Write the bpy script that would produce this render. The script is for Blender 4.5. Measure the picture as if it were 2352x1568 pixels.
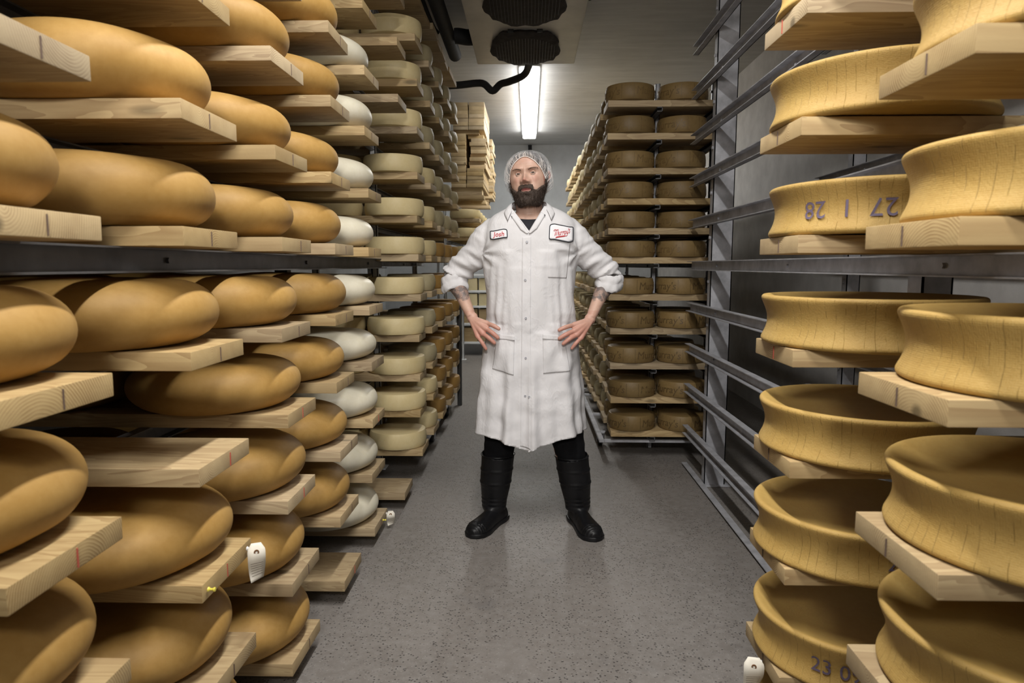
import bpy, bmesh, math, random
from mathutils import Vector, Matrix, noise
from math import pi, sin, cos, sqrt, atan2, exp, radians

# ------------------------------------------------------------ scene, camera, light
S = bpy.context.scene
for o in list(bpy.data.objects): bpy.data.objects.remove(o)
COL = S.collection
CAMZ = 1.29
cam_d = bpy.data.cameras.new('camera'); cam = bpy.data.objects.new('camera', cam_d); COL.objects.link(cam)
cam_d.sensor_width = 36.0; cam_d.lens = 24.0; cam_d.clip_start = 0.05; cam_d.clip_end = 60
cam.location = (0, 0, CAMZ)
Xc = Vector((0.99969458, 0.02471316, 0.0)); Uc = Vector((-0.00272567, 0.1102587, 0.99389919)); Bc = Vector((0.02456239, -0.99359563, 0.11029238))
cam.rotation_euler = Matrix(((Xc.x, Uc.x, Bc.x), (Xc.y, Uc.y, Bc.y), (Xc.z, Uc.z, Bc.z))).to_euler()
cam_d.dof.use_dof = True; cam_d.dof.focus_distance = 3.2; cam_d.dof.aperture_fstop = 6.3
S.camera = cam
vs = S.view_settings; vs.view_transform = 'Standard'; vs.look = 'None'; vs.gamma = 1.0; vs.use_curve_mapping = False
vs.exposure = -0.26
W = bpy.data.worlds.new('world'); S.world = W; W.use_nodes = True
W.node_tree.nodes['Background'].inputs[0].default_value = (0.8, 0.85, 1, 1)
W.node_tree.nodes['Background'].inputs[1].default_value = 0.002

def area(name, loc, target, size, power, color=(1, 1, 1), spread=180, sy=None):
    d = bpy.data.lights.new(name, 'AREA'); d.energy = power; d.color = color; d.size = size; d.spread = radians(spread)
    if sy: d.shape = 'RECTANGLE'; d.size_y = sy
    o = bpy.data.objects.new(name, d); COL.objects.link(o); o.location = loc
    o.rotation_euler = (0, 0, 0) if sy else (Vector(target) - Vector(loc)).to_track_quat('-Z', 'Y').to_euler()
    return o
area('studio_strobe', (0.0, -1.1, 2.35), (0.0, 3.4, 1.0), 0.26, 10, (1.0, 0.955, 0.9), 84)
area('strobe_beam', (0.05, -1.0, 2.15), (0.0, 3.6, 1.2), 0.5, 5, (1.0, 0.97, 0.94), 60)
area('ceiling_lamp_near', (0.0, 1.15, 3.12), (0.0, 1.15, 0), 0.11, 100, (1.0, 0.98, 0.95), 170, 2.4)
area('ceiling_lamp_far', (0.0, 8.4, 3.0), (0.0, 8.4, 0), 0.17, 42, (1.0, 0.99, 0.95), 180, 3.1)

# ------------------------------------------------------------ node helpers
def newmat(name):
    m = bpy.data.materials.new(name); m.use_nodes = True
    nt = m.node_tree; b = nt.nodes['Principled BSDF']
    return m, nt, b
def nd(nt, t, **kw):
    n = nt.nodes.new(t)
    for k, v in kw.items(): setattr(n, k, v)
    return n
def lk(nt, a, b): nt.links.new(a, b)
def mth(nt, op, a, b=None, c=None):
    n = nd(nt, 'ShaderNodeMath', operation=op)
    for i, v in enumerate((a, b, c)):
        if v is None: continue
        if isinstance(v, (int, float)): n.inputs[i].default_value = v
        else: lk(nt, v, n.inputs[i])
    return n.outputs[0]
def mixc(nt, f, a, b, mode='MIX'):
    n = nd(nt, 'ShaderNodeMix', data_type='RGBA', blend_type=mode)
    for i, v in ((0, f), (6, a), (7, b)):
        if isinstance(v, (int, float)): n.inputs[i].default_value = v
        elif isinstance(v, tuple): n.inputs[i].default_value = (*v[:3], 1)
        else: lk(nt, v, n.inputs[i])
    return n.outputs[2]
def ramp(nt, f, lo, hi, a=0.0, b=1.0):
    n = nd(nt, 'ShaderNodeMapRange'); n.clamp = True
    lk(nt, f, n.inputs[0])
    n.inputs[1].default_value = lo; n.inputs[2].default_value = hi; n.inputs[3].default_value = a; n.inputs[4].default_value = b
    return n.outputs[0]
def coords(nt, scale=(1, 1, 1), rnd=0.0, kind='Object'):
    tc = nd(nt, 'ShaderNodeTexCoord'); mp = nd(nt, 'ShaderNodeMapping'); mp.inputs['Scale'].default_value = scale
    src = tc.outputs[kind]
    if rnd:
        oi = nd(nt, 'ShaderNodeObjectInfo'); cx = nd(nt, 'ShaderNodeCombineXYZ')
        r = mth(nt, 'MULTIPLY', oi.outputs['Random'], rnd)
        for i in range(3): lk(nt, r, cx.inputs[i])
        ad = nd(nt, 'ShaderNodeVectorMath', operation='ADD'); lk(nt, src, ad.inputs[0]); lk(nt, cx.outputs[0], ad.inputs[1]); src = ad.outputs[0]
    lk(nt, src, mp.inputs[0]); return mp.outputs[0]
def ntex(nt, vec, scale, detail=4, rough=0.6, dist=0):
    n = nd(nt, 'ShaderNodeTexNoise'); lk(nt, vec, n.inputs['Vector']); n.inputs['Scale'].default_value = scale
    n.inputs['Detail'].default_value = detail; n.inputs['Roughness'].default_value = rough; n.inputs['Distortion'].default_value = dist
    return n.outputs['Fac']
def bump(nt, b, h, strength=0.2, dist=0.002):
    n = nd(nt, 'ShaderNodeBump'); n.inputs['Strength'].default_value = strength; n.inputs['Distance'].default_value = dist
    lk(nt, h, n.inputs['Height']); lk(nt, n.outputs[0], b.inputs['Normal'])
def setcol(nt, b, v):
    if isinstance(v, tuple): b.inputs['Base Color'].default_value = (*v[:3], 1)
    else: lk(nt, v, b.inputs['Base Color'])
def simple(name, col, rough=0.5, metal=0.0, noise_amt=0.0, nscale=8, bstr=0.0, bscale=60, emit=None, es=1.0, spec=0.5):
    m, nt, b = newmat(name)
    b.inputs['Roughness'].default_value = rough; b.inputs['Metallic'].default_value = metal; b.inputs['Specular IOR Level'].default_value = spec
    v = coords(nt)
    if noise_amt:
        f = ntex(nt, v, nscale, 5)
        setcol(nt, b, mixc(nt, ramp(nt, f, .3, .7), tuple(c * (1 - noise_amt) for c in col), tuple(min(1, c * (1 + noise_amt)) for c in col)))
    else: setcol(nt, b, col)
    if bstr: bump(nt, b, ntex(nt, v, bscale, 4), bstr)
    if emit: b.inputs['Emission Color'].default_value = (*emit, 1); b.inputs['Emission Strength'].default_value = es
    return m

def wood_mat(name, base, dark, var=0.16):
    m, nt, b = newmat(name); b.inputs['Roughness'].default_value = 0.62; b.inputs['Specular IOR Level'].default_value = 0.25
    v = coords(nt, (1, 1, 1), 37.0)
    mp = nd(nt, 'ShaderNodeMapping'); mp.inputs['Scale'].default_value = (1.6, 34, 60); lk(nt, v, mp.inputs[0])
    g1 = ntex(nt, mp.outputs[0], 1.0, 5, .6, .6)
    mp2 = nd(nt, 'ShaderNodeMapping'); mp2.inputs['Scale'].default_value = (1.1, 7, 7); lk(nt, v, mp2.inputs[0])
    g2 = ntex(nt, mp2.outputs[0], 1.3, 3, .5, 1.2)
    gr = mth(nt, 'ADD', mth(nt, 'MULTIPLY', g1, .6), mth(nt, 'MULTIPLY', mth(nt, 'FRACT', mth(nt, 'MULTIPLY', g2, 9)), .4))
    # end grain: rings about a pith below the board
    tc = nd(nt, 'ShaderNodeTexCoord'); sx = nd(nt, 'ShaderNodeSeparateXYZ'); lk(nt, tc.outputs['Object'], sx.inputs[0])
    oi = nd(nt, 'ShaderNodeObjectInfo'); rnd = oi.outputs['Random']
    yy = mth(nt, 'ADD', sx.outputs[1], mth(nt, 'MULTIPLY', mth(nt, 'SUBTRACT', rnd, .5), .16))
    zz = mth(nt, 'ADD', sx.outputs[2], mth(nt, 'MULTIPLY', mth(nt, 'SUBTRACT', mth(nt, 'FRACT', mth(nt, 'MULTIPLY', rnd, 7.3)), .35), .14))
    rr = mth(nt, 'SQRT', mth(nt, 'ADD', mth(nt, 'MULTIPLY', yy, yy), mth(nt, 'MULTIPLY', zz, zz)))
    rr = mth(nt, 'ADD', rr, mth(nt, 'MULTIPLY', ntex(nt, v, 14, 2), .012))
    rings = mth(nt, 'FRACT', mth(nt, 'MULTIPLY', rr, 190))
    rings = mth(nt, 'MULTIPLY', rings, ramp(nt, ntex(nt, v, 11, 2), .35, .65, .35, 1))
    geo = nd(nt, 'ShaderNodeTexCoord'); sn = nd(nt, 'ShaderNodeSeparateXYZ'); lk(nt, geo.outputs['Normal'], sn.inputs[0])
    isend = mth(nt, 'GREATER_THAN', mth(nt, 'ABSOLUTE', sn.outputs[0]), .7)
    fac = nd(nt, 'ShaderNodeMix'); lk(nt, isend, fac.inputs[0]); lk(nt, gr, fac.inputs[2]); lk(nt, rings, fac.inputs[3])
    c = mixc(nt, ramp(nt, fac.outputs[0], .25, .85), base, dark)
    # pin knots
    vo = nd(nt, 'ShaderNodeTexVoronoi'); mp3 = nd(nt, 'ShaderNodeMapping'); mp3.inputs['Scale'].default_value = (2.2, 6, 7); lk(nt, v, mp3.inputs[0]); lk(nt, mp3.outputs[0], vo.inputs['Vector'])
    vo.inputs['Scale'].default_value = 1.0
    c = mixc(nt, ramp(nt, vo.outputs['Distance'], .05, .11, .8, 0), c, tuple(x * .3 for x in base))
    h = nd(nt, 'ShaderNodeHueSaturation'); lk(nt, c, h.inputs['Color']); lk(nt, ramp(nt, rnd, 0, 1, 1 - var, 1 + var), h.inputs['Value'])
    lk(nt, ramp(nt, mth(nt, 'FRACT', mth(nt, 'MULTIPLY', rnd, 13.7)), 0, 1, .85, 1.12), h.inputs['Saturation'])
    lk(nt, h.outputs[0], b.inputs['Base Color'])
    bump(nt, b, mth(nt, 'ADD', g1, mth(nt, 'MULTIPLY', ntex(nt, v, 160, 2), .5)), .25, .0015)
    return m

def cheese_mat(name, col, col2, rough=.45, cloth=False, var=.1, bscale=220, bs=.12, bands=False, sss=.05):
    m, nt, b = newmat(name); b.inputs['Roughness'].default_value = rough
    b.inputs['Subsurface Weight'].default_value = sss; b.inputs['Subsurface Radius'].default_value = (.02, .012, .006); b.inputs['Subsurface Scale'].default_value = .4
    b.inputs['Specular IOR Level'].default_value = .32
    v = coords(nt, (1, 1, 1), 21.0)
    f = ntex(nt, v, 9, 6, .65)
    f2 = ntex(nt, v, 60, 3, .7)
    fac = mth(nt, 'ADD', mth(nt, 'MULTIPLY', f, .65), mth(nt, 'MULTIPLY', f2, .35))
    c = mixc(nt, ramp(nt, fac, .32, .68), col, col2)
    h = ntex(nt, v, bscale, 4, .7)
    if cloth:
        tc = nd(nt, 'ShaderNodeTexCoord'); sx = nd(nt, 'ShaderNodeSeparateXYZ'); lk(nt, tc.outputs['Object'], sx.inputs[0])
        sn = nd(nt, 'ShaderNodeSeparateXYZ'); lk(nt, tc.outputs['Normal'], sn.inputs[0])
        side = mth(nt, 'LESS_THAN', mth(nt, 'ABSOLUTE', sn.outputs[2]), .55)
        ang = mth(nt, 'ARCTAN2', sx.outputs[1], sx.outputs[0])
        a1 = mth(nt, 'ADD', mth(nt, 'MULTIPLY', ang, 11.3), mth(nt, 'MULTIPLY', ntex(nt, v, 7, 2), 1.2))
        ln = mth(nt, 'ABSOLUTE', mth(nt, 'SUBTRACT', mth(nt, 'FRACT', a1), .5))
        line = mth(nt, 'MULTIPLY', ramp(nt, ln, 0.0, .035, 1, 0), mth(nt, 'MULTIPLY', side, ramp(nt, ntex(nt, v, 40, 2), .42, .6)))
        c = mixc(nt, mth(nt, 'MULTIPLY', line, .55), c, tuple(x * .42 for x in col))
        wv = mth(nt, 'SINE', mth(nt, 'MULTIPLY', ang, 420)); wz = mth(nt, 'SINE', mth(nt, 'MULTIPLY', sx.outputs[2], 1900))
        weave = mth(nt, 'MULTIPLY', mth(nt, 'ADD', wv, wz), mth(nt, 'MULTIPLY', side, .05))
        h = mth(nt, 'ADD', h, mth(nt, 'SUBTRACT', weave, mth(nt, 'MULTIPLY', line, 1.0)))
    oi = nd(nt, 'ShaderNodeObjectInfo')
    hs = nd(nt, 'ShaderNodeHueSaturation'); lk(nt, c, hs.inputs['Color']); lk(nt, ramp(nt, oi.outputs['Random'], 0, 1, 1 - var, 1 + var), hs.inputs['Value'])
    lk(nt, hs.outputs[0], b.inputs['Base Color'])
    bump(nt, b, h, bs, .002)
    return m

M = {}
M['wood'] = wood_mat('pine_wood', (.47, .355, .195), (.29, .195, .10))
M['wood2'] = wood_mat('weathered_pine', (.53, .41, .24), (.36, .25, .14), .22)
M['gold'] = cheese_mat('golden_rind', (.33, .185, .045), (.42, .255, .078), .6, bs=.06)
M['white'] = cheese_mat('pale_rind', (.62, .57, .43), (.70, .66, .54), .4, bs=.05)
M['yellow'] = cheese_mat('yellow_pressed_rind', (.40, .25, .068), (.47, .315, .098), .6, cloth=True, bs=.6)
M['cream'] = cheese_mat('cream_rind', (.60, .48, .245), (.67, .56, .32), .5, bs=.08)
M['orange'] = cheese_mat('orange_rind', (0.326, 0.185, 0.052), (0.400, 0.244, 0.081), .45, var=.15)
M['tan'] = cheese_mat('tan_rind', (0.414, 0.348, 0.200), (0.488, 0.422, 0.266), .55, bs=.3, bscale=90, var=.15)
M['brown'] = cheese_mat('brown_rind', (0.174, 0.111, 0.041), (0.229, 0.155, 0.063), .5, bs=.2, var=.15)
M['ink'] = simple('purple_ink', (.11, .085, .135), .7)
M['pencil'] = simple('dark_mark', (.12, .08, .06), .8)
M['redmark'] = simple('red_mark', (.45, .09, .06), .8)
M['steel'] = simple('galvanised_steel', (.44, .445, .475), .45, .25, .25, 14, .15, 120)
M['shadesteel'] = simple('steel_with_painted_shade', (.14, .14, .145), .5, .3, .2, 14, .15, 120)  # same rack steel, with the shade between shelves put into its colour
M['whitesteel'] = simple('white_painted_steel', (.75, .77, .78), .4)
M['blacksteel'] = simple('black_steel', (.03, .03, .03), .45, .3)
M['rubber'] = simple('black_rubber_foam', (.012, .012, .013), .75, 0, .3, 20, .2, 80)
M['paper'] = simple('manila_paper', (.80, .76, .66), .8)
M['pinyellow'] = simple('yellow_plastic', (.80, .70, .10), .3)
M['clearpin'] = simple('clear_plastic', (.75, .75, .75), .08)
M['brass'] = simple('rusty_eyelet', (.30, .16, .08), .4, .6)
M['lamp'] = simple('lamp_diffuser', (1, 1, 1), .4, emit=(1.0, .99, .97), es=15)

# ------------------------------------------------------------ mesh helpers
def finish(bm, name, mats, parent=None, smooth=True, loc=None, rot=None, link=True, recalc=True):
    if recalc: bmesh.ops.recalc_face_normals(bm, faces=bm.faces)
    me = bpy.data.meshes.new(name); bm.to_mesh(me); bm.free()
    for m in (mats if isinstance(mats, (list, tuple)) else [mats]): me.materials.append(m)
    if smooth:
        for p in me.polygons: p.use_smooth = True
        try: me.set_sharp_from_angle(angle=radians(38))
        except Exception: pass
    o = bpy.data.objects.new(name, me)
    if link: COL.objects.link(o)
    if parent: o.parent = parent
    if loc: o.location = loc
    if rot: o.rotation_euler = rot
    return o
def tag(o, label, cat, group=None, kind=None):
    if label: o['label'] = label
    if cat: o['category'] = cat
    if group: o['group'] = group
    if kind: o['kind'] = kind
    return o
def empty(name, loc=(0, 0, 0), rz=0):
    o = bpy.data.objects.new(name, None); COL.objects.link(o); o.location = loc; o.rotation_euler = (0, 0, rz); o.empty_display_size = .05; return o
def box(bm, x0, x1, y0, y1, z0, z1, bev=0.0, mi=0, seg=1, mat=None):
    r = bmesh.ops.create_cube(bm, size=1.0)
    vsx = r['verts']
    for v in vsx: v.co = Vector(((x0 + x1) / 2 + v.co.x * (x1 - x0), (y0 + y1) / 2 + v.co.y * (y1 - y0), (z0 + z1) / 2 + v.co.z * (z1 - z0)))
    if mat is not None:
        for v in vsx: v.co = mat @ v.co
    fs = list({f for v in vsx for f in v.link_faces})
    for f in fs: f.material_index = mi
    if bev:
        es = list({e for f in fs for e in f.edges})
        bmesh.ops.bevel(bm, geom=es, offset=bev, segments=seg, profile=.6, affect='EDGES')
def lathe(bm, prof, n=64, mi=0, wob=0.0, seed=0, cap=True, cx=0, cy=0):
    rings = []
    for (r, z) in prof:
        ring = []
        for i in range(n):
            a = 2 * pi * i / n
            rr = r
            if wob: rr = r + wob * noise.noise(Vector((cos(a) * 1.3 + seed, sin(a) * 1.3, z * 3 + seed)))
            ring.append(bm.verts.new((cx + rr * cos(a), cy + rr * sin(a), z)))
        rings.append(ring)
    for k in range(len(rings) - 1):
        for i in range(n):
            j = (i + 1) % n
            f = bm.faces.new((rings[k][i], rings[k][j], rings[k + 1][j], rings[k + 1][i])); f.material_index = mi
    if cap:
        f = bm.faces.new(rings[0][::-1]); f.material_index = mi
        f = bm.faces.new(rings[-1]); f.material_index = mi
def tube(bm, pts, rad, n=10, mi=0, cap=True, flat=None):
    pts = [Vector(p) for p in pts]; rings = []
    up0 = Vector((0, 0, 1))
    t0 = (pts[1] - pts[0]).normalized()
    nrm = t0.cross(up0)
    if nrm.length < .01: nrm = t0.cross(Vector((1, 0, 0)))
    nrm.normalize()
    for k, p in enumerate(pts):
        t = (pts[min(k + 1, len(pts) - 1)] - pts[max(k - 1, 0)]).normalized()
        nrm = (nrm - t * nrm.dot(t)).normalized(); bn = t.cross(nrm)
        r = rad[k] if isinstance(rad, (list, tuple)) else rad
        r1, r2 = (r if isinstance(r, tuple) else (r, r))
        rings.append([bm.verts.new(p + nrm * (r1 * cos(2 * pi * i / n)) + bn * (r2 * sin(2 * pi * i / n))) for i in range(n)])
    for k in range(len(rings) - 1):
        for i in range(n):
            j = (i + 1) % n
            f = bm.faces.new((rings[k][i], rings[k][j], rings[k + 1][j], rings[k + 1][i])); f.material_index = mi
    if cap:
        for r in (rings[0][::-1], rings[-1]):
            f = bm.faces.new(r); f.material_index = mi
def spline(pts, n=8):
    pts = [Vector(p) for p in pts]; out = []
    for i in range(len(pts) - 1):
        p0 = pts[max(i - 1, 0)]; p1 = pts[i]; p2 = pts[i + 1]; p3 = pts[min(i + 2, len(pts) - 1)]
        for k in range(n):
            t = k / n
            out.append(.5 * ((2 * p1) + (p2 - p0) * t + (2 * p0 - 5 * p1 + 4 * p2 - p3) * t * t + (3 * p1 - p0 - 3 * p2 + p3) * t ** 3))
    out.append(pts[-1]); return out
def text_mesh(s, size=1.0, shear=0.0, offset=0.0, extrude=0.0):
    cu = bpy.data.curves.new('lettering', 'FONT'); cu.body = s; cu.size = size; cu.shear = shear; cu.offset = offset; cu.extrude = extrude
    cu.align_x = 'CENTER'; cu.align_y = 'CENTER'; cu.resolution_u = 3
    o = bpy.data.objects.new('lettering', cu); COL.objects.link(o)
    dg = bpy.context.evaluated_depsgraph_get(); me = bpy.data.meshes.new_from_object(o.evaluated_get(dg))
    bpy.data.objects.remove(o); return me
ORD = ['nearest', 'second', 'third', 'fourth', 'fifth', 'sixth', 'seventh', 'eighth', 'ninth', 'tenth', 'eleventh', 'twelfth', 'thirteenth', 'fourteenth', 'fifteenth']
ORD1 = ['first'] + ORD[1:]
def shelfname(i, mid):   # i = level index from the bottom, mid = first level above the eye-level gap
    return (f'{ORD1[i-mid]} above' if i >= mid else f'{ORD1[mid-1-i]} below') + ' eye level'
rng = random.Random(7)

# ------------------------------------------------------------ room shell
def struct(o): o['kind'] = 'structure'; return o
XL, XR, YB, YN, ZC = -2.35, 2.1, 11.16, -3.0, 3.2
def concrete_floor():
    m, nt, b = newmat('pitted_concrete'); v = coords(nt)
    f = ntex(nt, v, 1.1, 6, .65); f2 = ntex(nt, v, 26, 4, .7)
    c = mixc(nt, ramp(nt, f, .3, .7), (.156, .142, .130), (.224, .203, .185))
    c = mixc(nt, ramp(nt, f2, .4, .75), c, (.24, .225, .21))
    vo = nd(nt, 'ShaderNodeTexVoronoi'); lk(nt, v, vo.inputs['Vector']); vo.inputs['Scale'].default_value = 84; vo.inputs['Randomness'].default_value = 1
    spots = mth(nt, 'MULTIPLY', ramp(nt, vo.outputs['Distance'], .17, .30, 1, 0), ramp(nt, ntex(nt, v, 4, 3), .34, .5))
    sc = nd(nt, 'ShaderNodeSeparateColor'); lk(nt, vo.outputs['Color'], sc.inputs[0])
    pit = mth(nt, 'MULTIPLY', spots, mth(nt, 'GREATER_THAN', sc.outputs[0], .2))
    c = mixc(nt, mth(nt, 'MULTIPLY', pit, .85), c, (.035, .03, .028))
    vo2 = nd(nt, 'ShaderNodeTexVoronoi'); lk(nt, v, vo2.inputs['Vector']); vo2.inputs['Scale'].default_value = 150
    sc2 = nd(nt, 'ShaderNodeSeparateColor'); lk(nt, vo2.outputs['Color'], sc2.inputs[0])
    c = mixc(nt, mth(nt, 'MULTIPLY', ramp(nt, vo2.outputs['Distance'], .15, .3, 1, 0), mth(nt, 'GREATER_THAN', sc2.outputs[1], .8)), c, (.34, .32, .30))
    # damp darker patches
    c = mixc(nt, ramp(nt, ntex(nt, v, 2.7, 2), .66, .74, 0, .5), c, (.10, .10, .105))
    setcol(nt, b, c)
    lk(nt, ramp(nt, f, .3, .7, .42, .62), b.inputs['Roughness'])
    bump(nt, b, mth(nt, 'SUBTRACT', f2, mth(nt, 'MULTIPLY', pit, 2)), .5, .003)
    return m
def panel_mat(name, c1, c2, sx=1.0):
    m, nt, b = newmat(name); v = coords(nt, (1.2, 9, 9))
    f = ntex(nt, v, 1.5, 7, .7); v2 = coords(nt); f2 = ntex(nt, v2, 1.3, 4)
    c = mixc(nt, ramp(nt, f, .35, .7), c1, c2)
    c = mixc(nt, ramp(nt, f2, .45, .75, 0, .5), c, tuple(x * .72 for x in c1))
    setcol(nt, b, c); b.inputs['Roughness'].default_value = .7
    bump(nt, b, f, .2, .004); return m
M['floor'] = concrete_floor()
M['ceiling'] = panel_mat('aged_ceiling_panel', (.56, .56, .55), (.70, .70, .69))
M['wall'] = simple('painted_block_wall', (.54, .56, .575), .7, 0, .12, 3, .25, 40)
M['wallr'] = simple('rough_cast_wall', (.56, .545, .525), .8, 0, .12, 6, .5, 110)
bm = bmesh.new(); box(bm, XL, XR, YN, YB, -.1, 0); struct(finish(bm, 'floor', M['floor'], smooth=False))
bm = bmesh.new(); box(bm, XL, XR, YN, YB, ZC, ZC + .1); struct(finish(bm, 'ceiling', M['ceiling'], smooth=False))
bm = bmesh.new(); box(bm, XL - .1, XL, YN, YB, -.1, ZC + .1); struct(finish(bm, 'wall_left', M['wall'], smooth=False))
bm = bmesh.new(); box(bm, XR, XR + .1, YN, YB, -.1, ZC + .1); struct(finish(bm, 'wall_right', M['wallr'], smooth=False))
bm = bmesh.new(); box(bm, XL - .1, XR + .1, YB, YB + .1, -.1, ZC + .1); struct(finish(bm, 'wall_back', M['wall'], smooth=False))
bm = bmesh.new(); box(bm, XL - .1, XR + .1, YN - .1, YN, -.1, ZC + .1); struct(finish(bm, 'wall_front', M['wall'], smooth=False))

# ------------------------------------------------------------ boards
BT = .04
def board_mesh(L, wd, tick, mat, seed, red=False):
    bm = bmesh.new(); box(bm, -L / 2, L / 2, -wd / 2, wd / 2, -BT / 2, BT / 2, .0022, seg=2)
    if seed:
        for v in bm.verts:
            v.co.x += .003 * noise.noise(Vector((seed, v.co.y * 5, v.co.z * 9)))
    o = finish(bm, 'pine_board', [mat], link=False)
    me = o.data; bpy.data.objects.remove(o)
    return me
BM = {}
def board(xe, side, yc, ztop, L=1.25, wd=.265, mat='wood', tick=0, label='', group='', rz=0.0, name='pine_board'):
    key = (L, wd, mat, rng.randrange(1, 4))
    if key not in BM: BM[key] = board_mesh(L, wd, 0, M[mat], key[3] * 3.1)
    o = bpy.data.objects.new(name, BM[key]); COL.objects.link(o)
    o.location = (xe + side * L / 2, yc, ztop - BT / 2); o.rotation_euler = (0, 0, rz)
    tag(o, label, 'board', group)
    if tick:
        bm = bmesh.new(); y = rng.uniform(-.02, .03); w = .0008; x = -side * (L / 2 + .0010)
        box(bm, x - .001, x + .001, y - w, y + w, -BT * .42, BT * .36)
        finish(bm, 'saw_mark', M['redmark'] if tick == 2 else M['pencil'], o, smooth=False)
    return o

# ------------------------------------------------------------ cheese meshes
def sup(R, H, e, n, dome=0.0, foot=.8):
    p = []
    for i in range(n + 1):
        t = -pi / 2 + pi * i / n
        c, s = cos(t), sin(t)
        p.append((max(R * abs(c) ** (2 / e), .002), H / 2 + (H / 2) * (1 if s > 0 else -1) * abs(s) ** (2 / e)))
    return p
def wheel_round(seed, H=.145, R=.25):
    bm = bmesh.new(); prof = []
    n = 22
    for i in range(n + 1):                       # rounded side, flat-ish faces
        t = -pi / 2 + pi * i / n
        prof.append((R - .105 + .105 * abs(cos(t)) ** .9, H / 2 + H / 2 * sin(t)))
    prof = [(.002, -.0), (.07, 0.0)] + prof + [(.10, H + .004), (.05, H + .006), (.002, H + .006)]
    lathe(bm, prof, 96, wob=.006, seed=seed)
    for v in bm.verts:
        if v.co.z > .02: v.co.z += .005 * noise.noise(Vector((v.co.x * 5, v.co.y * 5, seed)))
    return bm
YP = [(.002, .003), (.17, .003), (.215, .001), (.232, .0), (.2405, .004), (.2425, .010), (.2395, .018), (.2340, .030), (.2300, .044), (.2288, .057),
      (.2300, .070), (.2340, .084), (.2395, .097), (.2435, .107), (.2435, .113), (.2395, .1175), (.232, .1180), (.215, .1125), (.19, .1045), (.16, .0975), (.12, .092), (.06, .089), (.002, .0885)]
def wheel_yellow(seed):
    bm = bmesh.new()
    prof = [Vector((r, 0, z)) for r, z in YP]; pr = spline(prof, 3); lathe(bm, [(max(p.x, .002), p.z) for p in pr], 112, wob=.002, seed=seed)
    return bm
def yr(z):
    for (r0, z0), (r1, z1) in zip(YP[4:15], YP[5:16]):
        if z0 <= z <= z1: return r0 + (r1 - r0) * (z - z0) / (z1 - z0)
    return .24
def drum(seed, R, H, barrel=.004, n=56, bev=.010):
    bm = bmesh.new()
    prof = [(.002, 0), (R - bev - .004, 0), (R - bev * .3 - .002, bev * .3), (R - .001, bev), (R + barrel * .7, H * .3), (R + barrel, H * .5), (R + barrel * .7, H * .7), (R - .001, H - bev), (R - bev * .3 - .001, H - bev * .3), (R - bev - .003, H), (R * .5, H - .001), (.002, H - .001)]
    lathe(bm, prof, n, wob=.003, seed=seed); return bm
def mesh_of(bm, name, mats):
    o = finish(bm, name, mats, link=False); me = o.data; bpy.data.objects.remove(o); return me
def wrap_text(bm, s, size, radius_fn, ang, zc, depth, mi, flip=False, shear=0, off=0.0):
    me = text_mesh(s, size, shear, off, depth / 2)
    n0 = len(bm.verts); vl = []
    for v in me.vertices:
        x, y, d = v.co
        if flip: x, y = -x, -y
        z = zc + y; r = radius_fn(z) + d; a = ang + x / radius_fn(zc)
        vl.append(bm.verts.new((r * cos(a), r * sin(a), z)))
    for p in me.polygons:
        try:
            f = bm.faces.new([vl[i] for i in p.vertices]); f.material_index = mi
        except ValueError: pass
    bpy.data.meshes.remove(me)
def place(me, name, loc, rz, label, cat, group, sc=(1, 1, 1)):
    o = bpy.data.objects.new(name, me); COL.objects.link(o); o.location = loc; o.rotation_euler = (0, 0, rz); o.scale = sc
    return tag(o, label, cat, group)

WG = [mesh_of(wheel_round(s), 'round_cheese', [M['gold']]) for s in (1.3, 5.7, 9.1, 14.2)]
WW = [mesh_of(wheel_round(s, .135, .25), 'round_cheese', [M['white']]) for s in (2.3, 6.7)]
WY = [mesh_of(wheel_yellow(s), 'round_cheese', [M['yellow']]) for s in (1.1, 4.4, 8.8)]
DC = [mesh_of(drum(s, .166, .098), 'cheese_drum', [M['cream']]) for s in (3.1, 7.9)]
DO = [mesh_of(drum(s, .166, .098), 'cheese_drum', [M['orange']]) for s in (3.1, 7.9)]
DT = [mesh_of(drum(s, .155, .108, .009), 'cheese_drum', [M['tan']]) for s in (3.1, 7.9)]
def murray(seed, ink='brown2'):
    bm = drum(seed, .155, .105, .005, 72)
    for k in range(3):
        a = k * 2 * pi / 3
        wrap_text(bm, "Murray's", .066, lambda z: .1596, a, .052, .0022, 1, shear=.12)
        for da in (-.80, .80):                      # frame of the embossed plate
            for i in range(1): box(bm, .1588, .1608, -.0008, .0008, .012, .094, mi=1, mat=Matrix.Rotation(a + da, 4, 'Z'))
    return mesh_of(bm, 'cheese_drum', [M['brown'], M[ink]])
M['brown2'] = simple('embossed_rind', (.105, .066, .025), .5)
M['brown3'] = simple('faint_embossing', (.155, .098, .036), .5)
DM = [murray(s) for s in (1.7, 6.1)]; DF = [murray(s, 'brown3') for s in (2.7, 7.1)]

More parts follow.
